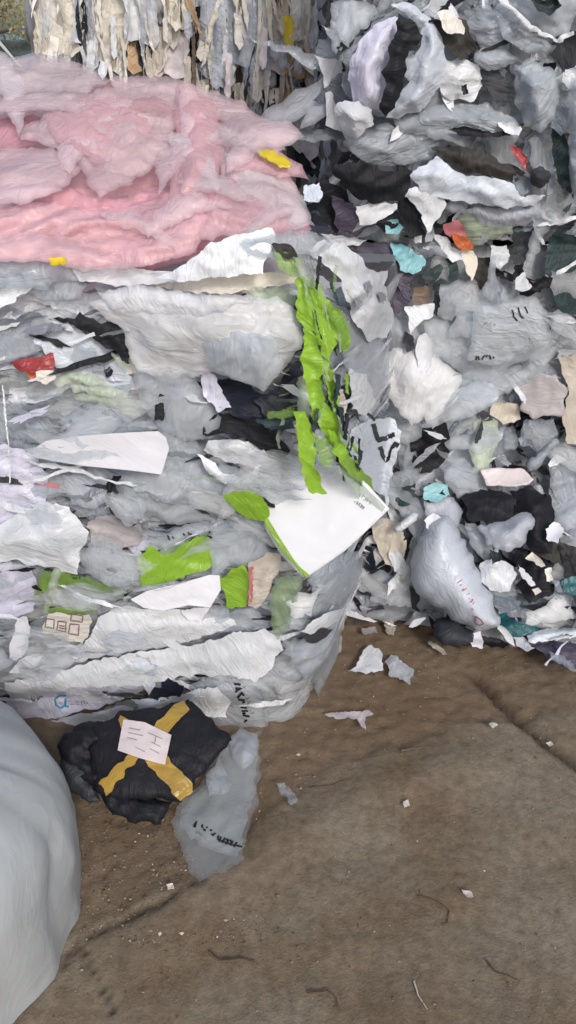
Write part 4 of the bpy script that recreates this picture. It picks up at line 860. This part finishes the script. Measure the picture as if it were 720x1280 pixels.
S('film_roll', 'white2', '494,658 516,640 523,643 521,650 503,664 496,664', 'short white rolled tube left of the neck of the big white bag', 'film roll', s='R', L=.12, puff=.02, thick=.02, sp=3, amp=.002, rag=0)
S('film_sheet', 'beige', '466,652 490,648 506,664 508,690 500,716 484,704 470,680', 'brownish grey crumpled film below the corner of the white card', s='R', L=.07, amp=.016)
S('black_film', 'navy', '440,682 454,676 466,684 472,710 458,714 446,698', 'dark film patch below the right edge of the white card', s='R', L=.07, sp=4)
S('film_sheet', 'milky', '452,718 474,712 490,720 506,716 514,738 516,757 490,757 466,750', 'crumpled grey sheet on the ground left of the big white bag', s='R', L=.06, amp=.014)
S('film_sheet', 'white2', '488,690 500,688 512,706 506,720 494,712', 'light twisted scrap beside the big white bag', 'film scrap', s='R', L=.08, sp=4)
S('black_pouch', 'char', '540,782 546,774 562,770 580,778 592,790 592,806 574,810 554,806 544,796', 'black rounded pouch on the ground under the big white bag', 'pouch', s='F', L=.01, puff=.05, sp=4, amp=.005, thick=.03)
S('paper_scrap', 'paper', '586,792 600,790 604,800 602,812 590,810', 'white torn label at the right end of the black pouch', 'paper scrap', s='F', L=.03, sp=3)
S('film_scrap', 'black', '600,794 618,798 636,806 630,812 612,808 602,806', 'flat black scrap right of the white torn label', 'film scrap', s='F', L=.01, sp=3)
S('film_strip', 'bluew', '658,796 676,788 704,784 730,786 730,796 700,800 676,804 660,804', 'pale blue-white crumpled strip on the ground at the right edge', 'film strip', s='F', L=.03, puff=.02, sp=3.5)
S('paper_scrap', 'white2', '676,770 690,764 696,776 690,786 678,784', 'grey-white scrap standing behind the pale blue strip', 'paper scrap', s='F', L=.03, sp=3)
S('black_film', 'purple', '666,808 690,804 730,806 730,838 706,836 684,824', 'dark purple film on the ground at the right edge', s='F', L=.01, puff=.03, sp=4)
S('film_scrap', 'white2', '640,798 652,796 660,806 668,812 660,816 646,808', 'pale crumpled scrap left of the dark purple film', 'film scrap', s='F', L=.015, sp=3)
S('film_scrap', 'grey', '684,816 700,820 716,832 720,842 704,836 690,828', 'grey twisted tail on the dark purple film', 'film scrap', s='F', L=.045, sp=3)
S('paper_scrap', 'beige', '700,762 716,758 722,768 710,772', 'beige scrap on the dirt near the right edge', 'paper scrap', s='F', L=.01, sp=3)

# ---- loose scraps on the dirt
G = dict(s='G', L=.004, nrm=(0, 0, 1), sp=3, amp=.004, lift=.012, tilt=0, puff=.008)
S('paper_scrap', 'white', '437,839 448,828 456,812 464,806 476,816 480,830 477,840 456,841', 'white torn scrap on the dirt, left one of a touching pair', 'paper scrap', **G)
S('paper_scrap', 'white2', '482,826 488,820 498,819 504,826 518,838 513,856 500,850 486,844', 'white torn scrap on the dirt, right one of a touching pair', 'paper scrap', **G)
S('film_scrap', 'pinkw', '403,893 430,889 462,889 468,892 464,896 457,898 456,916 449,904 446,899 420,899', 'thin pale T-shaped film scrap lying on the dirt', 'film scrap', **G)
S('paper_scrap', 'beige', '480,776 488,774 496,786 493,794 483,792', 'small beige scrap above the pair of white torn scraps', 'paper scrap', **G)
S('paper_scrap', 'mauve', '452,786 470,784 472,792 454,793', 'small dull brown scrap left of the beige one', 'paper scrap', **G)
S('paper_scrap', 'beige', '535,802 545,804 560,818 556,820 540,810', 'brownish flake below the black pouch', 'paper scrap', **G)
S('film_scrap', 'clear2', '345,980 356,980 370,994 374,1006 364,1006 352,994', 'narrow clear film flake right of the printed clear bag', 'film scrap', **G)
S('paper_scrap', 'cream', '611,905 617,903 623,907 616,911', 'pale crumb of paper in the middle right of the dirt', 'paper scrap', **G)
S('paper_scrap', 'cream', '682,929 688,927 692,931 686,934', 'pale crumb of paper by the groove at the right', 'paper scrap', **G)
S('paper_scrap', 'cream', '504,1003 510,1000 512,1008 506,1010', 'pale crumb of paper in the centre of the dirt', 'paper scrap', **G)
S('paper_scrap', 'cream', '577,1113 588,1114 592,1122 584,1122', 'pale curled flake in the lower right of the dirt', 'paper scrap', **G)
S('paper_scrap', 'cream', '208,1106 216,1104 218,1112 210,1113', 'pale flake beside the crack near the parcel', 'paper scrap', **G)

# ---- clear printed bag lying on the ground
cb = empty('clear_printed_bag', at((265, 1020), 'G'), 'clear grey plastic bag with worn black print lying on the dirt by the parcel', 'plastic bag')
Gb = dict(s='G', nrm=(0, 0, 1), tilt=0, fr=9, ang=70)
c1 = sub(cb, 'bag_back', 'clearsm', '214,1030 226,1000 250,980 282,922 326,914 322,1000 302,1076 250,1104 240,1092 224,1060', L=.006, amp=.003, puff=.0, **Gb)
c2 = sub(cb, 'bag_front', 'clearsm', '222,1026 246,992 262,972 286,928 322,920 318,990 300,1060 296,1074 262,1062 232,1044', L=.014, amp=.006, puff=.008, **Gb)
strokes(c2, 'print', 'ink', scrawl(244, 1031, 32, 8, 5, 71)+scrawl(272, 1049, 20, 7, 5, 72), 2.4)
strokes(c2, 'print', 'ink', [pp('272,1050 286,1056 303,1060')], 2.2)
strokes(c2, 'print', 'inkg', scrawl(244, 1040, 32, 4, 6, 73), 1.0)
sub(cb, 'white_fold', 'milky', '286,930 300,912 324,922 320,950 304,966 290,950', L=.05, amp=.012, puff=.02, **Gb)
sub(cb, 'white_fold', 'milky', '258,972 276,950 286,976 296,984 276,996 262,998', L=.045, amp=.016, puff=.01, **Gb)

# ---- black parcel with crossed tape
pc = empty('black_parcel', at((200, 960), 'D'), 'black plastic-wrapped parcel with crossed yellow-brown tape and a white label', 'parcel')
body = sub(pc, 'wrapping', 'black', '120,908 150,892 196,886 236,876 264,900 291,926 266,952 240,985 226,1003 190,999 140,1000 118,990 112,940', s='D', L=.03, puff=.03, amp=.007, fr=8, thick=.10, sp=4.5, rag=.6, tilt=0)
side = sub(pc, 'loose_wrapping', 'black', '72,930 90,908 130,900 134,940 126,980 140,996 96,974 78,950', s='D', L=.0, puff=.05, amp=.02, thick=.08, sp=4.5, tilt=0)
low = sub(pc, 'loose_wrapping', 'black', '118,984 160,994 214,1002 206,1020 200,1032 164,1028 140,1016', s='D', L=.01, puff=.03, amp=.01, thick=.05, sp=4.5, tilt=0)
low2 = sub(pc, 'loose_wrapping', 'char', '78,940 110,960 124,1000 110,1004 86,990 74,960', s='D', L=.0, puff=.03, amp=.02, thick=.05, sp=4.5, tilt=0)
for q, nm in (('146,902 150,896 164,904 190,930 212,950 236,974 240,990 226,1001 214,992 190,962 160,926', 'tape'), ('232,876 238,888 214,912 186,938 160,964 140,990 134,996 126,982 140,966 166,938 196,906 218,884', 'tape')):
    V2, F, B = tri2d(pp(q), 4, SEED[0], .3); SEED[0] += 1
    V, n = body.proj(V2, .005 if nm == 'tape' and q[0] == '1' else .008); mesh(nm, V, [f for f in F] if np.dot(np.cross(V[F[0][1]]-V[F[0][0]], V[F[0][2]]-V[F[0][0]]), n[F[0][0]]) > 0 else [tuple(reversed(f)) for f in F], 'ochre', pc)
V2, F, B = tri2d(pp('155,901 182,905 215,921 207,958 176,950 148,940'), 4, 5, 0)
V, n = body.proj(V2, .013); mesh('label', V, F if np.dot(np.cross(V[F[0][1]]-V[F[0][0]], V[F[0][2]]-V[F[0][0]]), n[F[0][0]]) > 0 else [tuple(reversed(f)) for f in F], 'pinkw', pc)
lb_ = Sheet(); lb_.proj = body.proj; lb_.o = pc
strokes(lb_, 'label_print', 'inkg', [pp('162,912 176,915'), pp('161,918 180,922'), pp('160,924 172,927'), pp('186,918 204,926'), pp('190,930 202,936'), pp('188,938 200,944'), pp('170,936 182,942'), pp('196,922 194,932')], .9, off=.015)

# ---- thin string
tag(sheet('string', 'white', pp('6,478 8,480 11,510 14,545 17,580 16,600 14.5,600 14.5,570 11.5,540 8,510'), s='N', L=.10, sp=2, amp=.004, rag=.3).o, 'thin white string dangling down the left edge of the near bale', 'string')

# ---- big grey sack, bottom left
th = np.linspace(0, 2*math.pi, 120, endpoint=False); lv = np.linspace(0, 1, 70); VV = []; FF = []
for i, t_ in enumerate(lv):
    z = .485*t_; ph_ = (t_-.42)/.6
    rr = np.where(t_ < .42, 1-.02*((.42-t_)/.42)**1.6, np.sqrt(np.clip(1-max(0, (t_-.42)/.58)**2.6, 0, 1)))
    X_ = -.896+np.cos(th)*.455*rr; Y_ = 1.02+np.sin(th)*.40*rr; Z_ = z+0*th
    c_ = fold(Z_*1.0+th*.05, th*.45, 77, 5.5, 3.2); k_ = .014*c_*min(1, .3+rr)
    b_ = .025*pnoise(np.stack([X_*3, Y_*3, Z_*3], 1))
    VV.append(np.stack([X_+np.cos(th)*(k_+b_), Y_+np.sin(th)*(k_+b_), np.maximum(Z_+(k_*.6 if t_ > .5 else 0), 0)], 1))
for i in range(69):
    for j in range(120): FF.append((i*120+j, i*120+(j+1) % 120, (i+1)*120+(j+1) % 120, (i+1)*120+j))
FF.append(tuple(69*120+j for j in range(120)))
tag(mesh('grey_sack', np.vstack(VV), FF, film('sack_cloth', (.40, .43, .455), 1, .45, .12, .12, .08, scale=.6)), 'big bulging pale grey sack standing at the bottom left corner', 'sack')


# ------------------------------------------------------------------ ground
CR = [([(95, 1172), (130, 1160), (165, 1143), (200, 1128), (228, 1112), (252, 1098)], .007, .010),
      ([(95, 1172), (112, 1205), (125, 1228), (140, 1262), (152, 1290)], .004, .005),
      ([(80, 1200), (95, 1172)], .006, .008),
      ([(592, 838), (625, 872), (660, 905), (690, 932), (735, 962)], .017, .022)]
BANDS = [([(250, 1120), (330, 1065), (400, 1030), (480, 985), (570, 945)], .05, -.010)]
def g_hit(px): return hit(px, lambda p: -p[:, 2], .5, 9)
def seg_d(Q, pl):
    d = np.full(len(Q), 1e9)
    for a, b in zip(pl, pl[1:]):
        ab = b-a; t = np.clip(((Q-a)@ab)/max((ab**2).sum(), 1e-12), 0, 1)
        d = np.minimum(d, np.linalg.norm(Q-a-t[:, None]*ab, axis=1))
    return d
xs = np.concatenate([[-150, -60, -25, -10, -5, -3], np.arange(-2, 2.001, .0125), [3, 5, 10, 25, 60, 150]])
ys = np.concatenate([[-60, -20, -6, -2, -.5, .2], np.arange(.45, 2.5, .0125), [2.8, 3.5, 5, 8, 14, 25, 60, 300]])
gx, gy = np.meshgrid(xs, ys); X = gx.ravel(); Y = gy.ravel(); Q = np.stack([X, Y], 1)
near = (np.abs(X) < 2.01) & (Y > .4) & (Y < 2.51)
fade = sm(2.0-np.abs(X), 0, .3)*sm(Y, .45, .6)*sm(2.5-Y, 0, .3)
z0 = np.zeros(len(X))
Z = .010*pnoise(np.stack([X*2.1, Y*2.1, z0], 1))+.004*pnoise(np.stack([X*9, Y*9, z0+3], 1))+.0016*pnoise(np.stack([X*21+Y*6, Y*17, z0+5], 1))
crack = np.zeros(len(X)); wob = .008*pnoise(np.stack([X*30, Y*30, z0+1], 1))
for pl, w, dp in CR:
    p = g_hit(pl)[:, :2]; d = seg_d(Q, p)+wob; Z -= dp*np.exp(-(d/w)**2); crack = np.maximum(crack, np.exp(-(d/(w*.8))**2)*(.9 if w < .01 else .8))
rut = g_hit([(250, 1120), (330, 1065), (400, 1025), (490, 980), (600, 950)])[:, :2]; d = seg_d(Q, rut); Z += .012*np.exp(-(d/.07)**2)
# rougher soil on the bale's side of the crack
ln = g_hit([(60, 1185), (95, 1172), (252, 1098), (330, 1020), (420, 960), (600, 900)])[:, :2]
side = np.interp(X, ln[:, 0], ln[:, 1]); soil = sm(Y-side+.03*pnoise(np.stack([X*12, Y*12, z0], 1)), -.005, .03)*(near)
Z += soil*(.004*pnoise(np.stack([X*35, Y*35, z0+2], 1))-.003)*2
Z = Z*fade*near-.006
nx_, ny_ = len(xs), len(ys)
F = [(j*nx_+i, j*nx_+i+1, (j+1)*nx_+i+1, (j+1)*nx_+i) for j in range(ny_-1) for i in range(nx_-1)]
m, t, out = nt('packed_dirt'); Lk = t.links.new
tc = N(t, 'ShaderNodeTexCoord')
n1 = N(t, 'ShaderNodeTexNoise', i_Scale=2.3, i_Detail=6.0, i_Roughness=.6); Lk(tc.outputs['Object'], n1.inputs['Vector'])
n2 = N(t, 'ShaderNodeTexNoise', i_Scale=38.0, i_Detail=8.0, i_Roughness=.72); Lk(tc.outputs['Object'], n2.inputs['Vector'])
n3 = N(t, 'ShaderNodeTexNoise', i_Scale=170.0, i_Detail=4.0, i_Roughness=.7); Lk(tc.outputs['Object'], n3.inputs['Vector'])
r1 = N(t, 'ShaderNodeValToRGB'); e = r1.color_ramp.elements
e[0].position = .40; e[0].color = (.172, .130, .088, 1); e[1].position = .60; e[1].color = (.226, .194, .150, 1)
Lk(n1.outputs['Fac'], r1.inputs['Fac'])
r2 = N(t, 'ShaderNodeValToRGB'); e = r2.color_ramp.elements
e[0].position = .33; e[0].color = (.60, .57, .53, 1); e[1].position = .64; e[1].color = (1.25, 1.22, 1.2, 1)
Lk(n2.outputs['Fac'], r2.inputs['Fac'])
mm = N(t, 'ShaderNodeMixRGB', blend_type='MULTIPLY'); mm.inputs[0].default_value = .75; Lk(r1.outputs[0], mm.inputs[1]); Lk(r2.outputs[0], mm.inputs[2])
at = N(t, 'ShaderNodeAttribute', attribute_name='soil'); m2 = N(t, 'ShaderNodeMixRGB'); m2.inputs[2].default_value = (.155, .105, .065, 1)
ml = N(t, 'ShaderNodeMath', operation='MULTIPLY'); ml.inputs[1].default_value = .55; Lk(at.outputs['Fac'], ml.inputs[0]); Lk(ml.outputs[0], m2.inputs[0]); Lk(mm.outputs[0], m2.inputs[1])
at2 = N(t, 'ShaderNodeAttribute', attribute_name='crack'); m3 = N(t, 'ShaderNodeMixRGB'); m3.inputs[2].default_value = (.035, .026, .02, 1)
Lk(at2.outputs['Fac'], m3.inputs[0]); Lk(m2.outputs[0], m3.inputs[1])
r3 = N(t, 'ShaderNodeValToRGB'); e = r3.color_ramp.elements; e[0].position = .66; e[0].color = (0, 0, 0, 1); e[1].position = .72; e[1].color = (1, 1, 1, 1)
Lk(n3.outputs['Fac'], r3.inputs['Fac'])
m4 = N(t, 'ShaderNodeMixRGB'); m4.inputs[2].default_value = (.32, .28, .23, 1); ml4 = N(t, 'ShaderNodeMath', operation='MULTIPLY'); ml4.inputs[1].default_value = .5
Lk(r3.outputs[0], ml4.inputs[0]); Lk(ml4.outputs[0], m4.inputs[0]); Lk(m3.outputs[0], m4.inputs[1])
ad = N(t, 'ShaderNodeMath', operation='MULTIPLY_ADD'); ad.inputs[1].default_value = .35; Lk(n3.outputs['Fac'], ad.inputs[0]); Lk(n2.outputs['Fac'], ad.inputs[2])
b = N(t, 'ShaderNodeBump', i_Strength=.7, i_Distance=.008); Lk(ad.outputs[0], b.inputs['Height'])
p = N(t, 'ShaderNodeBsdfPrincipled', i_Roughness=.85); p.inputs['Specular IOR Level'].default_value = .25
Lk(m4.outputs[0], p.inputs['Base Color']); Lk(b.outputs[0], p.inputs['Normal']); Lk(p.outputs[0], out.inputs['Surface'])
go = mesh('ground', np.stack([X, Y, Z], 1), F, m, own_origin=False); go['kind'] = 'structure'
for nm, arr in (('soil', soil), ('crack', crack*near)):
    a = go.data.attributes.new(nm, 'FLOAT', 'POINT'); a.data.foreach_set('value', arr.astype(np.float32))

# loose specks, crumbs and shreds
rs = np.random.RandomState(5); V, F, MI = [], [], []
for i in range(2400):
    if i < 1100: q = (rs.uniform(100, 330), rs.uniform(990, 1180))
    elif i < 1500: q = (rs.uniform(390, 720), rs.uniform(760, 900))
    else: q = (rs.uniform(60, 720), rs.uniform(880, 1275))
    P = g_hit([q])[0]; s = .0007+.0026*rs.rand()**2.2*(1.9 if rs.rand() < .08 else 1); c = len(V)
    for k in range(6):
        dv = [(1, 0, 0), (-1, 0, 0), (0, 1, 0), (0, -1, 0), (0, 0, 1), (0, 0, -1)][k]
        V.append(P+np.array(dv)*s*rs.uniform(.4, 1.5, 3)*[1, 1, .5]+np.array([0, 0, -.002]))
    for a, b2_, d in ((0, 2, 4), (2, 1, 4), (1, 3, 4), (3, 0, 4), (2, 0, 5), (1, 2, 5), (3, 1, 5), (0, 3, 5)): F.append((c+a, c+b2_, c+d))
    MI += [int(rs.choice(4, p=[.30, .40, .26, .04]))]*8
so = mesh('grit', V, F, ['crumb', 'brown', 'twig', 'beige'], smooth=False, midx=MI); so['kind'] = 'stuff'; so['label'] = 'fine grit and crumbs scattered over the dirt ground'; so['category'] = 'grit'

def twig(pts, r, label, name='twig', mat='twig'):
    P = g_hit(pts); P[:, 2] = .0; q = []
    for a, b_ in zip(P, P[1:]):
        for k in range(5): q.append(a+(b_-a)*k/5)
    q.append(P[-1]); q = np.array(q); n = len(q)
    q[:, 2] += r*.6+.004*np.abs(pnoise(q*[30, 30, 1]+SEED[0])); q[:, :2] += .003*np.stack([pnoise(q*40+3), pnoise(q*40+8)], 1); SEED[0] += 1
    d = np.gradient(q, axis=0); d /= np.linalg.norm(d, axis=1)[:, None]
    s = np.cross(d, [0, 0, 1]); V = []
    for k in range(6):
        a = 2*math.pi*k/6; rr = r*(1-.6*np.linspace(0, 1, n))[:, None]
        V.append(q+s*math.cos(a)*rr+np.array([0, 0, 1])*math.sin(a)*rr)
    V = np.vstack(V); F = [(k*n+i, k*n+i+1, ((k+1) % 6)*n+i+1, ((k+1) % 6)*n+i) for k in range(6) for i in range(n-1)]
    tag(mesh(name, V, F, mat), label, 'twig', 'twigs lying on the dirt')
twig([(263, 1193), (275, 1203), (300, 1200), (322, 1205)], .0035, 'forked brown twig on the dirt right of the sack')
twig([(500, 939), (512, 937), (527, 935)], .003, 'short dark twig on the dirt below the torn paper scraps')
twig([(385, 1242), (410, 1240), (420, 1248), (424, 1262)], .0025, 'bent twig near the bottom edge of the ground')
twig([(608, 1201), (620, 1216), (650, 1227)], .0025, 'thin curved twig at the lower right of the dirt')
twig([(518, 1228), (522, 1245), (534, 1262)], .0022, 'pale straw standing out near the bottom centre of the dirt', 'straw', 'beige')
twig([(523, 1121), (545, 1126), (562, 1140), (560, 1155), (552, 1156)], .0016, 'hooked thread-like twig in the middle of the dirt')
twig([(388, 985), (415, 982), (440, 973)], .002, 'thin twig lying right of the clear printed bag')

# ------------------------------------------------------------------ car and trees far left
def box(x0, x1, y0, y1, z0, z1):
    V = [(x, y, z) for z in (z0, z1) for y in (y0, y1) for x in (x0, x1)]
    return V, [(0, 2, 3, 1), (4, 5, 7, 6), (0, 1, 5, 4), (2, 6, 7, 3), (0, 4, 6, 2), (1, 3, 7, 5)]
def paint(name, rgb, rough, coat=0, metal=0):
    m, t, out = nt(name); p = N(t, 'ShaderNodeBsdfPrincipled', i_Roughness=rough); p.inputs['Metallic'].default_value = metal
    n = N(t, 'ShaderNodeTexNoise', i_Scale=3.0, i_Detail=4.0); mx = N(t, 'ShaderNodeMixRGB'); mx.inputs[1].default_value = (*rgb, 1); mx.inputs[2].default_value = tuple(c*.7+.02 for c in rgb)+(1,)
    tc = N(t, 'ShaderNodeTexCoord'); t.links.new(tc.outputs['Object'], n.inputs['Vector']); t.links.new(n.outputs['Fac'], mx.inputs[0]); t.links.new(mx.outputs[0], p.inputs['Base Color'])
    p.inputs['Coat Weight'].default_value = coat; t.links.new(p.outputs[0], out.inputs['Surface']); return m
CX, CY = -3.98, 14.0
car = empty('parked_car', (CX-2.2, CY+.9, 0), 'dark green parked car at the far left behind the pink film', 'car')
prof = [(0, .35), (0, .85), (-.15, .98), (-1.0, 1.06), (-.95, 1.05)]
def extrude(pr, y0, y1, inset=0):
    n = len(pr); V = [(CX+a, y0, z) for a, z in pr]+[(CX+a, y1, z) for a, z in pr]
    F = [tuple(range(n)), tuple(range(2*n-1, n-1, -1))]+[(i, i+n, (i+1) % n+n, (i+1) % n) for i in range(n)]
    return V, F
gp = paint('car_green_paint', (.012, .06, .04), .25, .8); gl = paint('car_glass', (.02, .035, .03), .08); tr_ = paint('car_trim', (.55, .58, .6), .4); bk = paint('tyre_rubber', (.02, .02, .02), .8)
V, F = extrude([(.75, .35), (.78, .72), (.6, .93), (-.05, 1.08), (-3.9, 1.08), (-4.2, .9), (-4.2, .35)], CY, CY+1.75); mesh('body', V, F, gp, car, smooth=False)
V, F = extrude([(-.05, 1.085), (-.22, 1.30), (-.42, 1.56), (-.62, 1.64), (-3.5, 1.64), (-3.75, 1.56), (-3.95, 1.085)], CY+.1, CY+1.65); mesh('cabin', V, F, gp, car, smooth=False)
for a, b_ in ((-.62, -1.55), (-1.66, -2.6), (-2.72, -3.5)):
    V, F = extrude([(a+(.42 if a > -1 else 0), 1.12), (a, 1.54), (b_, 1.54), (b_-(.2 if b_ < -3 else 0), 1.12)], CY+.085, CY+.11); mesh('window', V, F, gl, car, smooth=False)
V, F = extrude([(-.06, 1.12), (-.03, 1.12), (-.40, 1.585), (-.46, 1.585)], CY+.06, CY+.084); mesh('windscreen_pillar', V, F, tr_, car, smooth=False)
V, F = extrude([(-.13, 1.2), (-.10, 1.2), (-.37, 1.53), (-.40, 1.53)], CY+.2, CY+1.55); mesh('windscreen', V, F, gl, car, smooth=False)
for wx in (0.05, -3.2):
    th = np.linspace(0, 2*math.pi, 24, endpoint=False); V = []; 
    for r_, yy in ((.2, CY-.02), (.33, CY-.03), (.34, CY+.2)): V += [(CX+wx+r_*math.cos(a), yy, .335+r_*math.sin(a)) for a in th]
    F = [tuple(range(24))]+[(k*24+i, k*24+(i+1) % 24, (k+1)*24+(i+1) % 24, (k+1)*24+i) for k in (0, 1) for i in range(24)]
    mesh('wheel', V, F, bk, car, smooth=False)

def leafmat(name, rgb):
    m, t, out = nt(name); oi = N(t, 'ShaderNodeTexCoord'); n = N(t, 'ShaderNodeTexNoise', i_Scale=1.6, i_Detail=5.0); t.links.new(oi.outputs['Object'], n.inputs['Vector'])
    r = N(t, 'ShaderNodeValToRGB'); r.color_ramp.elements[0].position = .35; r.color_ramp.elements[1].position = .65
    r.color_ramp.elements[0].color = tuple(c*.45 for c in rgb)+(1,); r.color_ramp.elements[1].color = tuple(min(1, c*1.5) for c in rgb)+(1,)
    t.links.new(n.outputs['Fac'], r.inputs['Fac']); p = N(t, 'ShaderNodeBsdfPrincipled', i_Roughness=.5); tl = N(t, 'ShaderNodeBsdfTranslucent')
    t.links.new(r.outputs[0], p.inputs['Base Color']); t.links.new(r.outputs[0], tl.inputs['Color']); ms = N(t, 'ShaderNodeMixShader'); ms.inputs[0].default_value = .5
    t.links.new(p.outputs[0], ms.inputs[1]); t.links.new(tl.outputs[0], ms.inputs[2]); t.links.new(ms.outputs[0], out.inputs['Surface']); return m
LM = [leafmat('leaves_yellow_green', (.55, .52, .24)), leafmat('leaves_dry_green', (.48, .44, .24))]
bark = paint('bark', (.10, .075, .05), .9)
def tree(x, y, h, r, seed, lab):
    g = np.random.RandomState(seed); t = empty('tree', (x, y, 0), lab, 'tree', 'trees behind the yard')
    V, F = [], []
    def limb(a, b, r0, r1):
        a, b = np.array(a, float), np.array(b, float); d = (b-a)/np.linalg.norm(b-a); u = np.cross(d, [.3, .5, .8]); u /= np.linalg.norm(u); w = np.cross(d, u); c = len(V)
        for k in range(6):
            p = a+(b-a)*k/5+u*.06*math.sin(k*1.7+seed); rr = r0+(r1-r0)*k/5
            for j in range(8): an = j*math.pi/4; V.append(p+u*rr*math.cos(an)+w*rr*math.sin(an))
        for k in range(5):
            for j in range(8): F.append((c+k*8+j, c+k*8+(j+1) % 8, c+k*8+8+(j+1) % 8, c+k*8+8+j))
    limb((x, y, 0), (x+.2, y, h*.45), .17, .11); cl = []
    for k in range(9):
        a = g.uniform(0, 6.28); e = np.array([x+.2+math.cos(a)*r*g.uniform(.3, .8), y+math.sin(a)*r*g.uniform(.3, .8), h*g.uniform(.3, .9)])
        limb((x+.1, y, h*g.uniform(.2, .42)), e, .07, .02); cl.append(e)
    for k in range(14): cl.append(np.array([x, y, h*.55])+g.randn(3)*[r*.45, r*.45, h*.2])
    mesh('trunk', V, F, bark, t)
    V, F = [], []
    for c_ in cl:
        n = 170; P = c_+g.randn(n, 3)*r*.22
        for p_ in P:
            if p_[2] < .3: continue
            s = g.uniform(.035, .08); u = g.randn(3); u /= np.linalg.norm(u); w = np.cross(u, g.randn(3)); w /= np.linalg.norm(w); i = len(V)
            V += [p_-u*s, p_+w*s*.5, p_+u*s, p_-w*s*.5]; F.append((i, i+1, i+2, i+3))
    mesh('crown', V, F, LM[seed % 2], t, smooth=False)
tree(-6.9, 18.5, 5.2, 2.0, 11, 'sunlit yellow-green tree right above the green car roof')
tree(-9.6, 19.5, 5.8, 2.2, 12, 'yellow-green tree farther left behind the car')
tree(-4.6, 20.5, 5.0, 2.0, 13, 'yellow-green tree hidden mostly behind the cream back bale')
tree(-7.8, 22.5, 6.4, 2.4, 14, 'taller tree in the second row behind the car')
tree(-12.6, 21.0, 6.0, 2.3, 16, 'tree at the far left end of the tree row')

# ------------------------------------------------------------------ light, world, camera
w = bpy.data.worlds.new('World'); scene.world = w; w.use_nodes = True; t = w.node_tree; t.nodes.clear()
sky = t.nodes.new('ShaderNodeTexSky'); sky.sky_type = 'NISHITA'; sky.sun_disc = False
EL, AZ = R(36), R(160)      # sun azimuth measured from +Y clockwise
sky.sun_elevation = EL; sky.sun_rotation = AZ; sky.air_density = 1.0; sky.dust_density = 3.0; sky.ozone_density = 1.0
bg = t.nodes.new('ShaderNodeBackground'); bg.inputs['Strength'].default_value = .13
wo = t.nodes.new('ShaderNodeOutputWorld'); t.links.new(sky.outputs[0], bg.inputs['Color']); t.links.new(bg.outputs[0], wo.inputs['Surface'])
sl = bpy.data.lights.new('sun', 'SUN'); sl.energy = 1.5; sl.angle = R(10); sl.color = (1, .965, .92)
so = bpy.data.objects.new('sun', sl); link(so)
dv = Vector((math.sin(AZ)*math.cos(EL), math.cos(AZ)*math.cos(EL), math.sin(EL)))
so.rotation_euler = (-dv).to_track_quat('-Z', 'Y').to_euler(); so.location = dv*20
cd = bpy.data.cameras.new('camera'); cam = bpy.data.objects.new('camera', cd); link(cam)
cd.sensor_fit = 'VERTICAL'; cd.sensor_height = 24; cd.lens = 24*FPX/1280; cd.clip_end = 1000; cd.clip_start = .05
cam.location = (0, 0, CAMZ); cam.rotation_euler = (math.pi/2-PITCH, 0, 0); scene.camera = cam
scene.view_settings.view_transform = 'Standard'; scene.view_settings.look = 'None'; scene.view_settings.gamma = 1
scene.view_settings.exposure = EXPO = 0.2
scene.cycles.transparent_max_bounces = 10
scene.cycles.max_bounces = 5
scene.cycles.diffuse_bounces = 3
